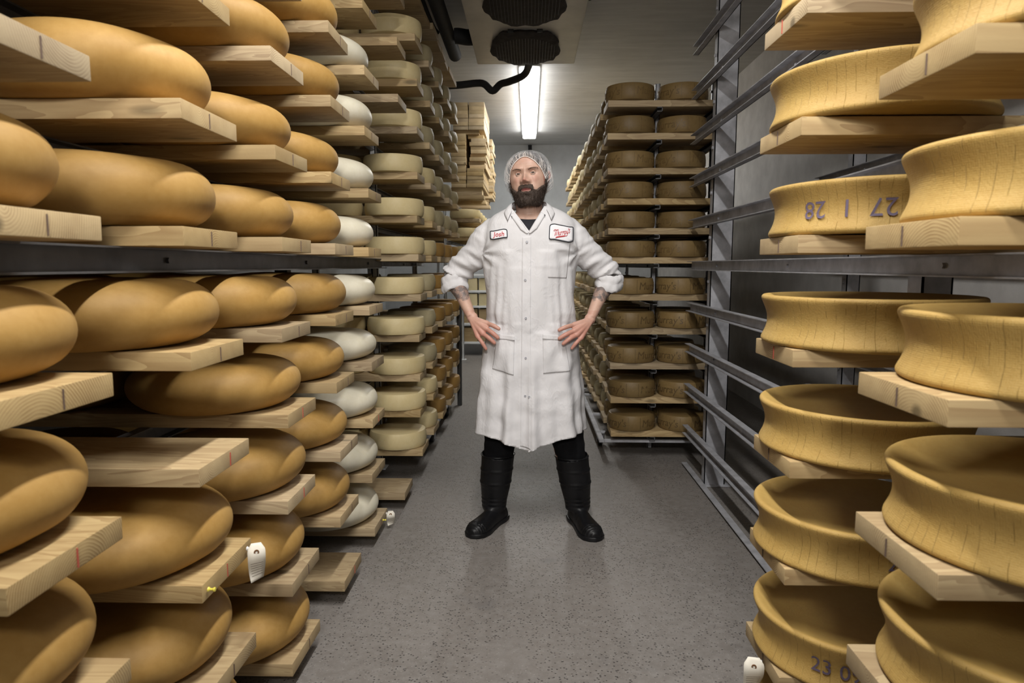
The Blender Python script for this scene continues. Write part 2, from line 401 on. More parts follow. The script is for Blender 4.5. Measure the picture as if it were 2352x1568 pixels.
# ------------------------------------------------------------ left rack A
LV = [.10, .352, .605, .863, 1.112, 1.37, 1.622, 1.885, 2.135, 2.405, 2.66]
MID = 5
colsA = [1.115, 1.65, 2.18, 2.72, 3.25]
BW = .265
sn = lambda i: shelfname(i, MID)
noboard = {(0, 8), (0, 9), (0, 10), (1, 9), (1, 10)}
nowheel = {(1, 3), (3, 0), (0, 6), (4, 9), (4, 10), (3, 9), (3, 10), (2, 9), (2, 10)}  # nearest column's topmost wheel is out of view, added to block the strobe
for c, yf in enumerate(colsA):
    yc = yf - BW / 2
    for i, z in enumerate(LV):
        if (c, i) in noboard: continue
        jx = rng.uniform(-.006, .008)
        board(-.70 + jx, -1, yc, z, wd=BW, tick=(2 if rng.random() < .12 else 1), label=f'pine board in {ORD[c]} column of left rack, {sn(i)}', group='pine boards of the left rack')
        if (c, i) in nowheel: continue
        kind = 'pale' if c == 4 else 'golden'
        pool = WW if c == 4 else WG
        R = .25
        for k in range(2):
            if k == 1 and c == 0: continue
            s = 1 - .02 * rng.random()
            dx = rng.uniform(-.012, .004)
            o = place(rng.choice(pool), 'round_cheese', (-.957 - .52 * k + dx, yc + rng.uniform(-.008, .008), z + .0008), rng.uniform(0, 6.28),
                      f'{"rear " if k else ""}{kind} rounded cheese wheel, {ORD[c]} column of left rack, {sn(i)}', 'cheese wheel',
                      f'{kind} rounded wheels on the left rack', (s, s, rng.uniform(.96, 1.04)))
# lone boards between the wheels and the drums
for i in (0, 8, 9, 10):
    board(-.652, -1, 3.60, LV[i], wd=.25, L=1.2, label=f'empty pine board just past the pale wheels, {sn(i)}', group='empty boards past the pale wheels')
# rails and posts of the left rack
def rail(x, y0, y1, ztop, face, label, group, h=.055, mat='steel', parent=None, nm='steel_rail'):
    # C-channel with its open side towards face (+1/-1 in x)
    bm = bmesh.new(); t = .004; w = .034 * face
    xs = sorted((x, x + face * t)); box(bm, xs[0], xs[1], y0, y1, ztop - h, ztop)
    xs = sorted((x, x + w)); box(bm, xs[0], xs[1], y0, y1, ztop - t, ztop - .0001); box(bm, xs[0], xs[1], y0, y1, ztop - h, ztop - h + t)
    y = y0 + .4
    while y < y1:
        r = bmesh.ops.create_cone(bm, cap_ends=True, segments=6, radius1=.008, radius2=.008, depth=.008, matrix=Matrix.Translation((x + face * .007, y, ztop - h / 2)) @ Matrix.Rotation(pi / 2, 4, 'Y'))
        y += 2.05 / 2
    o = finish(bm, nm, M[mat], parent, smooth=False)
    if not parent: tag(o, label, 'rail', group)
    return o
def post(x0, x1, y0, y1, h, label, group, mat='steel', base=True):
    e = empty('steel_post', ((x0 + x1) / 2, (y0 + y1) / 2, 0)); tag(e, label, 'post', group)
    cx, cy = (x0 + x1) / 2, (y0 + y1) / 2
    bm = bmesh.new(); t = .005
    hw, hd = (x1 - x0) / 2, (y1 - y0) / 2
    box(bm, -hw, hw, -hd, -hd + t, .008, h)          # web faces the camera, flanges run back
    box(bm, -hw, -hw + t, -hd, hd, .008, h); box(bm, hw - t, hw, -hd, hd, .008, h)
    for k in range(12):
        z = .2 + .25 * k
        if z < h: bmesh.ops.create_cone(bm, cap_ends=True, segments=6, radius1=.009, radius2=.009, depth=.010, matrix=Matrix.Translation((-hw - .004, 0, z)) @ Matrix.Rotation(pi / 2, 4, 'Y'))
    finish(bm, 'upright', M[mat], e, smooth=False)
    if base:
        bm = bmesh.new(); box(bm, -hw - .03, hw + .03, -hd - .03, hd + .03, 0, .008, .002)
        finish(bm, 'base_plate', M[mat], e, smooth=False)
    return e
for i, z in enumerate(LV):
    rail(-.87 if i == 5 else -1.13, .2, 4.02 if i == 5 else 3.72, z - BT, 1, f'front steel rail of left rack under {sn(i)}', 'front rails of the left rack', mat='shadesteel')
    rail(-1.80, .2, 3.72, z - BT, 1, f'rear steel rail of left rack under {sn(i)}', 'rear rails of the left rack', mat='shadesteel')
for k, y in enumerate((.815, 3.375)):
    post(-1.245, -1.185, y - .03 - .015, y + .03 - .015, 3.0, f'{ORD[k]} inner steel post of the left rack', 'inner posts of the left rack', 'shadesteel')

# ------------------------------------------------------------ left racks B and C : flat drums
LB = [.225, .455, .665, .895, 1.128, 1.355, 1.57, 1.81, 2.058, 2.312, 2.552]
colsB = [4.0, 4.50, 4.98, 5.46, 5.98]
for c, yc in enumerate(colsB):
    for i, z in enumerate(LB):
        xe = -.622 + rng.uniform(-.006, .01)
        board(xe, -1, yc, z, wd=.25, L=.75 if c < 4 else .75, mat='wood', label=f'pine board in {ORD[c]} column of left drum rack, {shelfname(i, 5)}', group='pine boards of the drum rack')
        if c == 0: pool, kd = DC, 'cream'
        elif c == 1: pool, kd = (DC, 'cream') if i in (0, 1, 5, 6, 7) else (DT, 'tan')
        elif i < 5: pool, kd = DO, 'orange'
        elif i == 5: pool, kd = DO, 'orange'
        else: pool, kd = DT, 'tan'
        for k in range(2 if c < 2 else 1):
            jx = rng.uniform(-.002, .004)
            place(rng.choice(pool), 'cheese_drum', (-.782 - .356 * k + jx + (.004 if pool is DT else 0), yc + rng.uniform(-.01, .01), z), rng.uniform(0, 6.28),
                  f'{"rear " if k else ""}{kd} flat cheese drum, {ORD[c]} column of left drum rack, {shelfname(i, 5)}', 'cheese', f'{kd} flat drums on the drum rack')
# solid lid of boards laid side by side on top of the drum rack
for k in range(10):
    board(-.655 + rng.uniform(-.012, .012), -1, 3.86 + .252 * k, 2.90, wd=.25, L=.9, mat='wood', label=f'{ORD[k]} board of the plank roof over the drum rack', group='boards roofing the drum rack')
for (x, y) in ((-.955, 4.25), (-.955, 5.72), (-1.33, 4.25), (-1.33, 5.72)):
    post(x - .018, x + .018, y - .018, y + .018, 2.86, f'thin white upright of left drum rack, {"far" if y > 5 else "near"} {"rear" if x < -1.1 else "front"} one', 'uprights of the drum rack', 'whitesteel')
for i, z in enumerate(LB + [2.90]):
    for x, w_ in ((-.975, 'front'), (-1.35, 'rear')):
        rail(x, 3.88, 6.2, z - BT, 1, f'{w_} steel rail of left drum rack, {shelfname(i, 5)}', 'rails of the left drum rack', h=.03)

# ------------------------------------------------------------ right rack: big yellow wheels
LR = [.06, .31, .581, .84, 1.10, 1.358, 1.614, 1.87, 2.13, 2.40, 2.66]
for c, yf in enumerate((1.235, 1.815)):
    yc = yf - BW / 2
    for i, z in enumerate(LR):
        if i > (7 if c == 0 else 8): continue
        board(.60 + rng.uniform(-.008, .008), 1, yc, z, wd=.262, L=1.25, tick=(2 if (c == 1 and i in (4, 7)) else 1), label=f'pine board in {ORD[c]} column of right rack, {shelfname(i, 5)}', group='pine boards of the right rack')
        if c == 0 and i == 7: continue
        wz = rng.uniform(0, 6.28); xc = (.858 if c == 0 else .829) + rng.uniform(-.004, .006)
        o = place(WY[(i + c) % 3], 'round_cheese', (xc, yc + (0 if c else -.002), z + .0008), wz, f'yellow hollow-sided cheese wheel, {ORD[c]} column of right rack, {shelfname(i, 5)}', 'cheese', 'yellow wheels on the right rack')
        st = {(1, 5): ('23 09 27  1  28', True, .0375, -1.98), (1, 3): ('23 09 27', False, .03, -1.42), (1, 2): ('23 09 27', False, .03, -1.40), (1, 1): ('23 09 27', False, .034, -2.02), (0, 1): ('9 2 20 09', False, .034, -2.15)}.get((c, i))
        if st:
            bm = bmesh.new(); wrap_text(bm, st[0], st[2] * 1.45, lambda zz: yr(zz) + .0030, 0, .056, .0003, 0, flip=st[1])
            d = finish(bm, 'date_stamp', M['ink'], o, smooth=False, recalc=False); d.rotation_euler = (0, 0, st[3] - wz); d['label'] = 'purple ink date digits stamped on the rind'
for i, z in enumerate(LR):
    rail(1.03, .3, 4.36, z - BT - .0005, -1, f'front steel rail of right rack, {shelfname(i, 5)}', 'front rails of the right rack')
    rail(1.80, .3, 4.36, z - BT - .0005, -1, f'rear steel rail of right rack, {shelfname(i, 5)}', 'rear rails of the right rack')
post(1.036, 1.155, 3.94, 4.00, 3.08, 'wide galvanised steel post on the floor beside the dark drums', 'front posts of the right rack')
post(1.036, 1.116, 1.83, 1.90, 3.08, 'galvanised steel post behind the second column of yellow wheels', 'front posts of the right rack')
post(1.805, 1.88, 3.94, 4.00, 3.08, 'rear steel post near the right wall, far one', 'rear posts of the right rack')
post(1.805, 1.88, 1.83, 1.90, 3.08, 'rear steel post near the right wall, near one', 'rear posts of the right rack')

# ------------------------------------------------------------ far right rack: stamped brown drums, then tan ones
LM = [.201, .427, .654, .884, 1.105, 1.344, 1.53, 1.718, 1.908, 2.124, 2.325]
for c in range(13):
    yc = 4.575 + .395 * c
    for i, z in enumerate(LM):
        xl = .545 - .006 * min(i, 8) + rng.uniform(-.01, .012) * (1 if c else .3)
        board(xl, 1, yc, z, wd=.24, L=.76, mat='wood', label=f'pine board in {ORD[c]} column of far right rack, {shelfname(i, 5)}', group='pine boards of the far right rack')
        if rng.random() < .06 and c > 1: continue
        pool, kd = (DM if i < 5 else DF, 'brown stamped') if c < 2 else (DT, 'tan')
        for k in range(2 if c < 2 else 1):
            x = xl + (.152 if c == 0 else .176) + .335 * k + (.23 if (c == 0 and i == 6 and k == 0) else 0) + (.02 if (c == 0 and i == 6 and k == 1) else 0) + rng.uniform(-.003, .005)
            if c == 0 and i == 6: x = xl + (.155, .49)[k]
            place(rng.choice(pool), 'cheese_drum', (x, yc + rng.uniform(-.008, .008), z + .0005), [-2.6, -2.35, -2.75, -0.45, -2.5][rng.randrange(5)] + rng.uniform(-.1, .1),
                  f'{"outer " if k else ""}{kd} cheese drum, {ORD[c]} column of far right rack, {shelfname(i, 5)}', 'cheese', f'{kd} drums on the far right rack')
for k, y in enumerate((4.772, 6.747, 8.722)):
    for x in (.86, 1.24):
        post(x - .016, x + .016, y - .016, y + .016, 2.50, f'slim upright of far right rack, {ORD[k]} {"outer" if x > 1 else "aisle"} one', 'uprights of the far right rack', 'steel', base=False)
for i, z in enumerate(LM):
    for x, w_ in ((.84, 'aisle'), (1.20, 'outer')):
        rail(x, 4.46, 9.44, z - BT - .0005, -1, f'{w_} steel rail of far right rack, {shelfname(i, 5)}', 'rails of the far right rack', h=.028, mat='shadesteel')
def caster(loc, label, r=.042, grp='casters under the racks'):
    e = empty('caster', loc, rng.uniform(-.6, .6)); tag(e, label, 'caster', grp)
    bm = bmesh.new(); lathe(bm, [(.01, -.016), (r * .6, -.016), (r * .95, -.014), (r, -.006), (r, .006), (r * .95, .014), (r * .6, .016), (.01, .016)], 28)
    bmesh.ops.transform(bm, matrix=Matrix.Translation((0, 0, r)) @ Matrix.Rotation(pi / 2, 4, 'Y'), verts=bm.verts)
    finish(bm, 'wheel', M['blacksteel'], e)
    bm = bmesh.new()
    for s in (-1, 1): box(bm, s * .022 - .002, s * .022 + .002, -.02, .03, r - .015, 2 * r + .012, .001)
    box(bm, -.035, .035, -.035, .035, 2 * r + .010, 2 * r + .016, .001); box(bm, -.024, .024, -.006, .006, r - .006, r + .006)
    finish(bm, 'fork', M['steel'], e, smooth=False)
def cart_base(x0, x1, y0, y1, z, label):
    e = empty('rolling_cart', ((x0 + x1) / 2, (y0 + y1) / 2, 0)); tag(e, label, 'cart')
    hx, hy = (x1 - x0) / 2, (y1 - y0) / 2
    bm = bmesh.new()
    for s in (-1, 1):
        xs = sorted((s * hx, s * (hx - .035))); box(bm, xs[0], xs[1], -hy, hy, z - .02, z, .003)
    finish(bm, 'side_beam', M['steel'], e, smooth=False)
    bm = bmesh.new(); n = max(2, int((y1 - y0) / .8))
    for k in range(n + 1):
        y = -hy + (2 * hy - .035) * k / n; box(bm, -hx + .035, hx - .035, y, y + .035, z - .019, z - .001, .003)
    finish(bm, 'cross_beam', M['steel'], e, smooth=False)
    return e
cart_base(.475, 1.15, 4.50, 9.5, .128, 'low steel frame on casters carrying the far right rack')
for k, (x, y) in enumerate(((.52, 4.85), (.52, 6.6), (.52, 8.6))): caster((x, y, 0), f'{ORD[k]} caster under the far right rack frame')
cart_base(-1.30, -.68, 4.42, 6.25, .122, 'low dark steel frame on casters under the orange drums')
for k, (x, y) in enumerate(((-.71, 4.9), (-.71, 5.75))): caster((x, y, 0), f'{ORD[k]} caster under the orange drum rack')
bm = bmesh.new(); box(bm, -.66, -.62, 6.22, 6.26, .0, 1.02, .002); tag(finish(bm, 'cart_upright', M['blacksteel'], smooth=False), 'dark upright at the aisle end of the orange drum rack', 'post')

# ------------------------------------------------------------ storage rack of spare boards at the back left
def spare(x, y, z, L, wd, along, mat, label, rz=0.0):
    key = ('s', L, wd, mat, rng.randrange(1, 4))
    if key not in BM: BM[key] = board_mesh(L, wd, 0, M[mat], key[4] * 2.3)
    o = bpy.data.objects.new('spare_board', BM[key]); COL.objects.link(o)
    o.location = (x, y, z + BT / 2); o.rotation_euler = (0, 0, (pi / 2 if along == 'y' else 0) + rz)
    tag(o, label, 'board', 'spare boards piled at the back left')
def pile(xc, y0, z0, n, L, wd, mat, name, jit=.006, rz=0.02):
    for k in range(n):
        spare(xc + rng.uniform(-jit, jit), y0 + L / 2 + rng.uniform(-jit, jit) * 2, z0 + k * (BT + .0004), L, wd, 'y', mat, f'{ORD1[k]} board from bottom in {name}', rng.uniform(-rz, rz))
zb = 2.01
for k in range(3):
    for q in range(3): spare(-.93 + rng.uniform(-.02, .02) - .01 * k, 7.62 + .62 * q, zb + k * .0404, .85, .20, 'x', 'wood2', f'{ORD1[k]} layer cross board under the spare piles, {("near","middle","far")[q]} one')
zt = zb + 3 * .0404
pile(-.762, 7.5, zt, 14, .9, .16, 'wood', 'tall bright spare pile', .003, .004)
pile(-.582, 7.5, zt, 5, .95, .18, 'wood', 'low bright spare pile', .003, .004)
zz = zt + 5 * .0404
pile(-.562, 7.56, zz, 8, .85, .175, 'wood2', 'fanned spare pile', .012, .028)
pile(-.737, 7.5, zt + 14 * .0404 + .0404, 7, .95, .162, 'wood2', 'top left spare pile', .003, .004)
pile(-.565, 7.5, zt + 14 * .0404 + .0404, 7, .95, .165, 'wood2', 'top right spare pile', .003, .004)
for q in range(2): spare(-.87, 7.65 + .5 * q, zt + 14 * .0404 - (.0404 if 0 else 0), .66, .2, 'x', 'wood', f'pale cross board between the spare piles, {("near","far")[q]} one')
spare(-.58, 7.98, zz + 8 * .0404, .8, .17, 'y', 'wood', 'pale board closing the fanned pile')
pile(-.55, 8.75, zt, 10, .5, .2, 'wood2', 'rear spare pile', .01, .02)
pile(-.56, 8.75, zt + 10 * .0404, 8, .48, .2, 'wood2', 'rear upper spare pile', .012, .03)
for c, yc in enumerate((7.62, 8.02, 8.44, 8.86)):
    for i, z in enumerate((1.40, 1.60, 1.80)):
        board(-.545 + rng.uniform(-.01, .01), -1, yc, z, wd=.24, L=.7, label=f'board in {ORD[c]} column of back left rack, {ORD1[i]} from bottom', group='boards of the back left rack')
        place(rng.choice(DC), 'cheese_drum', (-.705, yc, z + .0005), rng.uniform(0, 6), f'pale yellow drum in {ORD[c]} column of back left rack, {ORD1[i]} from bottom', 'cheese', 'pale yellow drums on the back left rack')
for z, i in ((1.40, 0), (1.60, 1), (1.80, 2), (2.05, 3)):
    for x in (-.89, -1.22): rail(x, 7.45, 9.3, z - BT - .0005, 1, f'{"front" if x > -1 else "rear"} rail of back left rack, {ORD1[i]} from bottom', 'rails of the back left rack', h=.028)
for x in (-.905, -1.235):
    for y in (7.42, 9.33): post(x - .015, x + .015, y - .015, y + .015, 2.008, f'{"near" if y < 8 else "far"} {"front" if x > -1 else "rear"} upright of back left rack', 'uprights of the back left rack', 'whitesteel')
# white shelving against the back wall
e = empty('wall_shelving', (-.45, 10.0, 0)); tag(e, 'white steel shelving holding pale cheese blocks against the back wall', 'shelving')
for z in (.20, .47, .72, .94, 1.17, 1.42):
    bm = bmesh.new(); box(bm, -.62, .62, -.25, .25, z - .03, z, .003); finish(bm, 'shelf', M['whitesteel'], e, smooth=False)
for x in (-.62, .62):
    for y in (-.25, .22):
        bm = bmesh.new(); box(bm, x - .02, x + .02, y - .03, y, 0, 1.5, .002); finish(bm, 'upright', M['whitesteel'], e, smooth=False)
M['block'] = cheese_mat('block_cheese', (.66, .56, .32), (.74, .64, .40), .5)
for zi, z in enumerate((.20, .47, .72, .94)):
    for k in range(4):
        bm = bmesh.new(); box(bm, -.14, .14, -.15, .15, 0, .17 if z > .5 else .2, .008, seg=2)
        o = finish(bm, 'cheese_block', M['block'] if z > .5 else M['wood2'], loc=(-.88 + .30 * k, 9.95 + rng.uniform(-.03, .03), z + .0005))
        tag(o, f'{"pale block" if z > .5 else "wooden crate-like block"} on the white shelving, {ORD1[zi]} shelf up, {("leftmost","second from left","third from left","rightmost")[k]}', 'block', 'blocks on the white shelving')

# ------------------------------------------------------------ ceiling things
e = empty('unit_cooler', (-.03, 4.42, ZC)); tag(e, 'white ceiling cooling unit with two fabric-covered fans underneath', 'cooling unit')
M['unit'] = simple('stained_white_metal', (.62, .60, .55), .45, .2, .15, 3, .05, 30)
bm = bmesh.new(); box(bm, -.39, .39, -1.30, 1.29, -.30, -.012, .012, seg=2); finish(bm, 'housing', M['unit'], e)
bm = bmesh.new(); box(bm, -.20, .20, 1.29, 1.302, -.29, -.22, .002); box(bm, -.34, -.30, -1.2, 1.2, -.012, 0); box(bm, .30, .34, -1.2, 1.2, -.012, 0); finish(bm, 'bracket', M['steel'], e, smooth=False)
M['mesh'] = simple('black_mesh_fabric', (.028, .022, .018), .85, 0, .35, 25, .5, 60)
for yy in (.83, -.05, -.9):
    bm = bmesh.new(); n = 48; rings = []
    for (q, z) in ((1.0, -.300), (1.03, -.308), (1.04, -.320), (1.0, -.331), (.93, -.337), (.6, -.340), (.3, -.341), (.01, -.341)):
        rg = []
        for i in range(n):
            a = 2 * pi * i / n; w = 1 + (.025 * sin(a * 11) + .03 * sin(a * 5 + yy * 7)) * (q > .8)
            ex = abs(cos(a)) ** .75 * (1 if cos(a) > 0 else -1); ey = abs(sin(a)) ** .9 * (1 if sin(a) > 0 else -1)
            rg.append(bm.verts.new((.245 * q * w * ex, yy + .36 * q * w * ey, z + .004 * sin(a * 17) * (q > .8))))
        rings.append(rg)
    for k in range(len(rings) - 1):
        for i in range(n): bm.faces.new((rings[k][i], rings[k][(i + 1) % n], rings[k + 1][(i + 1) % n], rings[k + 1][i]))
    f = finish(bm, 'fan_cover', M['mesh'], e)
    bm = bmesh.new()
    for k in range(-10, 11):
        x = k * .021; h = .30 * sqrt(max(.02, 1 - (x / .235) ** 2))
        tube(bm, [(x, yy - h, -.342), (x, yy, -.345), (x, yy + h, -.342)], .0016, 5)
    for s in (-.1, .1): box(bm, s - .02, s + .02, yy - .372, yy - .352, -.322, -.300, .002)
    finish(bm, 'fan_guard', M['blacksteel'], f, smooth=False)
e = empty('tube_lamp', (.0, 8.42, ZC)); tag(e, 'long lit fluorescent ceiling lamp running down the aisle', 'ceiling lamp')
bm = bmesh.new(); box(bm, -.105, .105, -1.72, 1.72, -.035, 0, .006, seg=2); finish(bm, 'housing', M['whitesteel'], e)
bm = bmesh.new(); box(bm, -.092, .092, -1.64, 1.66, -.10, -.035, .02, seg=3); finish(bm, 'diffuser', M['lamp'], e)
def pipe(name, pts, r, label, mat='rubber', cat='pipe', n=14, ns=6):
    bm = bmesh.new(); tube(bm, spline(pts, ns), r, n); o = finish(bm, name, M[mat]); tag(o, label, cat); return o
pipe('drain_pipe', [(-1.3, 6.62, 2.965), (-.74, 6.62, 2.970), (-.50, 6.60, 2.985), (-.42, 6.60, 2.975), (-.345, 6.60, 2.915), (-.27, 6.60, 2.975), (-.19, 6.58, 2.992), (-.06, 6.45, 3.01), (-.01, 6.30, 3.05), (-.01, 5.95, 3.06), (-.01, 5.74, 3.06)], .033, 'black insulated drain pipe with a dip, crossing below the lamp')
pipe('refrigerant_pipe', [(-.62, 3.4, 3.03), (-.62, 4.4, 3.03), (-.62, 5.3, 3.03), (-.62, 5.9, 3.03)], .052, 'thick black insulated pipe along the ceiling')
pipe('thin_pipe', [(-.72, 3.4, 3.06), (-.72, 4.6, 3.06), (-.72, 5.25, 3.06), (-.70, 5.40, 3.05)], .016, 'thin black pipe beside the thick ceiling pipe')
pipe('branch_pipe', [(-.571, 5.42, 3.03), (-.54, 5.42, 3.03), (-.48, 5.42, 3.02), (-.43, 5.42, 3.02)], .058, 'short black insulated branch entering the cooling unit')
pipe('ceiling_stub', [(.42, 4.75, 3.16), (.42, 5.02, 3.16)], .03, 'black cable stub on the ceiling right of the cooling unit', n=8)
pipe('wall_cable', [(.01, 11.1, 3.19), (.015, 11.12, 3.0), (.0, 11.12, 2.8)], .03, 'black cable dropping down the back wall behind the man', n=8)

# ------------------------------------------------------------ tags and pins
def pushpin(loc, mat, label, ax=1):
    bm = bmesh.new(); lathe(bm, [(.0045, 0), (.0055, .001), (.005, .003), (.0028, .005), (.0026, .011), (.0045, .013), (.005, .015), (.0045, .0165), (.001, .017)], 16)
    o = finish(bm, 'push_pin', M[mat]); o.location = loc; o.rotation_euler = (0, ax * pi / 2, 0); tag(o, label, 'pin'); return o
def paper_tag(loc, rz, label, h=.10, w=.042, curl=.012):
    # local +y is the width, +x the printed face; a gentle S curl
    bm = bmesh.new(); n = 16; vs_ = []
    def fr(t): return curl * sin(t * pi * 1.7), .75 * t * t
    for k in range(n + 1):
        t = k / n; z = -h * t; ww = w / 2 * (1 if t > .14 else .55 + .45 * t / .14); off, tw = fr(t)
        vs_.append([bm.verts.new((off - x * sin(tw), x * cos(tw), z)) for x in (-ww, -ww / 3, ww / 3, ww)])
    for k in range(n):
        for j in range(3): bm.faces.new((vs_[k][j], vs_[k][j + 1], vs_[k + 1][j + 1], vs_[k + 1][j]))
    o = finish(bm, 'paper_tag', M['paper']); m = o.modifiers.new('s', 'SOLIDIFY'); m.thickness = .0006; m.offset = 0
    o.location = loc; o.rotation_euler = (0, 0, rz); tag(o, label, 'tag')
    bm = bmesh.new(); lathe(bm, [(.003, -.001), (.0065, -.001), (.0065, .001), (.003, .001)], 16, cap=False)
    bmesh.ops.transform(bm, matrix=Matrix.Translation((fr(.2)[0], 0, -h * .2)) @ Matrix.Rotation(pi / 2, 4, 'Y'), verts=bm.verts); finish(bm, 'eyelet', M['brass'], o)
    for k in range(6):
        t = .5 + .075 * k; off, tw = fr(t); bm = bmesh.new()
        box(bm, -.0006, .0006, -w * .36, w * .36, -.0005, .0005, mat=Matrix.Translation((off, 0, -h * t)) @ Matrix.Rotation(tw, 4, 'Z'))
        finish(bm, 'ruled_line', M['pencil'], o, smooth=False)
    return o
paper_tag((-.676, 1.614, .606), -1.15, 'curled manila tag pinned to a board end on the left rack')
pushpin((-.699, 1.612, .592), 'clearpin', 'clear push pin holding the curled manila tag')
pushpin((-.699, 1.405, .588), 'pinyellow', 'yellow push pin in a board end on the left rack')
paper_tag((-.676, 3.225, .094), -1.4, 'small pale tag on the low board below the pale wheels', .075, .04)
pushpin((-.697, 3.14, .080), 'pinyellow', 'yellow push pin in the low board below the pale wheels')
paper_tag((.577, 1.66, .296), -1.75, 'manila tag hanging off a low board end on the right rack', .10, .05)
pushpin((.598, 1.66, .283), 'clearpin', 'clear push pin holding the tag on the right rack', -1)
pushpin((-.698, 3.222, .082), 'clearpin', 'clear push pin holding the small tag below the pale wheels')

# ------------------------------------------------------------ the man
from mathutils.bvhtree import BVHTree
PO = Vector((0.0, 3.30, 0.0))
man = empty('person', PO); tag(man, 'bearded person in a white lab coat, hairnet and black boots, hands on hips', 'person')
def pfinish(bm, name, mats, parent=None, smooth=True, recalc=True):
    bmesh.ops.translate(bm, verts=bm.verts, vec=-PO)
    return finish(bm, name, mats, parent or man, smooth, recalc=recalc)
def remesh(bm, voxel, smooth_it=3, fac=.5):
    bmesh.ops.recalc_face_normals(bm, faces=bm.faces)
    me = bpy.data.meshes.new('tmp'); bm.to_mesh(me); bm.free()
    o = bpy.data.objects.new('tmp', me); COL.objects.link(o)
    r = o.modifiers.new('r', 'REMESH'); r.mode = 'VOXEL'; r.voxel_size = voxel
    if smooth_it:
        sm = o.modifiers.new('s', 'SMOOTH'); sm.iterations = smooth_it; sm.factor = fac
    dg = bpy.context.evaluated_depsgraph_get(); ev = o.evaluated_get(dg)
    nb = bmesh.new(); nb.from_mesh(ev.to_mesh()); ev.to_mesh_clear()
    bpy.data.objects.remove(o); bpy.data.meshes.remove(me)
    nb.verts.ensure_lookup_table(); nb.normal_update(); return nb
def ellip(bm, c, r, n=20, rot=None):
    m = Matrix.Translation(c) @ (rot.to_4x4() if rot else Matrix.Identity(4)) @ Matrix.Diagonal((*r, 1))
    bmesh.ops.create_uvsphere(bm, u_segments=n, v_segments=n // 2 + 2, radius=1, matrix=m)
def lerp_tab(tab, t):
    if t <= tab[0][0]: return tab[0][1:]
    for a, b in zip(tab, tab[1:]):
        if t <= b[0]:
            u = (t - a[0]) / (b[0] - a[0]); u = u * u * (3 - 2 * u) * .5 + u * .5
            return tuple(p + (q - p) * u for p, q in zip(a[1:], b[1:]))
    return tab[-1][1:]
def loft(bm, rows, n=64, e=2.0, cap=True):
    # rows: (z, xc, yc, hw, hf, hb) ; hf towards the camera
    rings = []
    for (z, xc, yc, hw, hf, hb) in rows:
        ring = []
        for i in range(n):
            a = 2 * pi * i / n; c, s_ = cos(a), sin(a)
            x = hw * abs(c) ** (2 / e) * (1 if c > 0 else -1); d = abs(s_) ** (2 / e)
            ring.append(bm.verts.new((xc + x, yc - hf * d if s_ < 0 else yc + hb * d, z(xc + x, s_) if callable(z) else z)))
        rings.append(ring)
    for k in range(len(rings) - 1):
        for i in range(n): bm.faces.new((rings[k][i], rings[k][(i + 1) % n], rings[k + 1][(i + 1) % n], rings[k + 1][i]))
    if cap: bm.faces.new(rings[0][::-1]); bm.faces.new(rings[-1])

# --- head as stacked cross sections with features pushed forward
HT = [(-.122, .020, .058, .02), (-.116, .036, .070, .03), (-.104, .052, .081, .045), (-.088, .064, .089, .058), (-.070, .0725, .091, .072), (-.045, .0785, .089, .090), (-.02, .081, .087, .101), (0, .082, .0865, .105),
      (.02, .083, .092, .107), (.045, .081, .089, .105), (.07, .071, .080, .095), (.088, .055, .066, .078), (.100, .038, .046, .056), (.107, .020, .024, .030), (.110, .004, .005, .006)]
FE = [(0, .012, .004, .009, .012), (0, -.008, .011, .0085, .016), (0, -.024, .019, .012, .014), (0, -.038, .029, .0145, .0105), (.0175, -.043, .016, .008, .008), (-.0175, -.043, .016, .008, .008), (.0085, -.0515, -.008, .0045, .003), (-.0085, -.0515, -.008, .0045, .003), (.03, -.040, -.003, .006, .012), (-.03, -.040, -.003, .006, .012),
      (.028, .021, .007, .020, .008), (-.028, .021, .007, .020, .008), (.034, -.001, -.013, .0155, .0115), (-.034, -.001, -.013, .0155, .0115), (.048, -.028, .006, .018, .016), (-.048, -.028, .006, .018, .016),
      (.033, -.016, .003, .014, .005), (-.033, -.016, .003, .014, .005), (0, -.068, .008, .024, .006), (.009, -.0705, .0035, .008, .004), (-.009, -.0705, .0035, .008, .004), (0, -.0845, .010, .017, .0058), (0, -.0775, -.007, .021, .0025),
      (0, -.094, -.003, .016, .004), (0, -.110, .006, .02, .010), (.004, .024, -.0025, .0025, .010), (-.005, .024, -.0025, .0025, .010)]
HC = Vector((-.003, 3.315, 1.713))
HR = Matrix.Rotation(radians(-5.0), 3, 'Y') @ Matrix.Rotation(radians(-11), 3, 'Z') @ Matrix.Rotation(radians(-4), 3, 'X')
def h2w(p): return HC + HR @ Vector(p)
def head_pt(a, z, out=0.0):
    hw, hf, hb = lerp_tab(HT, z); hw *= 1.09
    c, s_ = cos(a), sin(a); e = 2.25
    x = hw * abs(c) ** (2 / e) * (1 if c > 0 else -1)
    d = abs(s_) ** (2 / e)
    if s_ < 0:
        y = -hf * d; w = min(1, max(0, (-s_ - .15) / .35))
        f = sum(A * exp(-((x - xi) / sx) ** 2 - ((z - zi) / sz) ** 2) for xi, zi, A, sx, sz in FE)
        y -= f * w
    else: y = hb * d
    if out:
        l = sqrt(x * x + y * y) + 1e-6; nz = max(-.6, min(1, (z - .03) / .09)) * .8
        nrm = Vector((x / l, y / l, nz)).normalized(); return Vector((x, y, z)) + nrm * out
    return Vector((x, y, z))
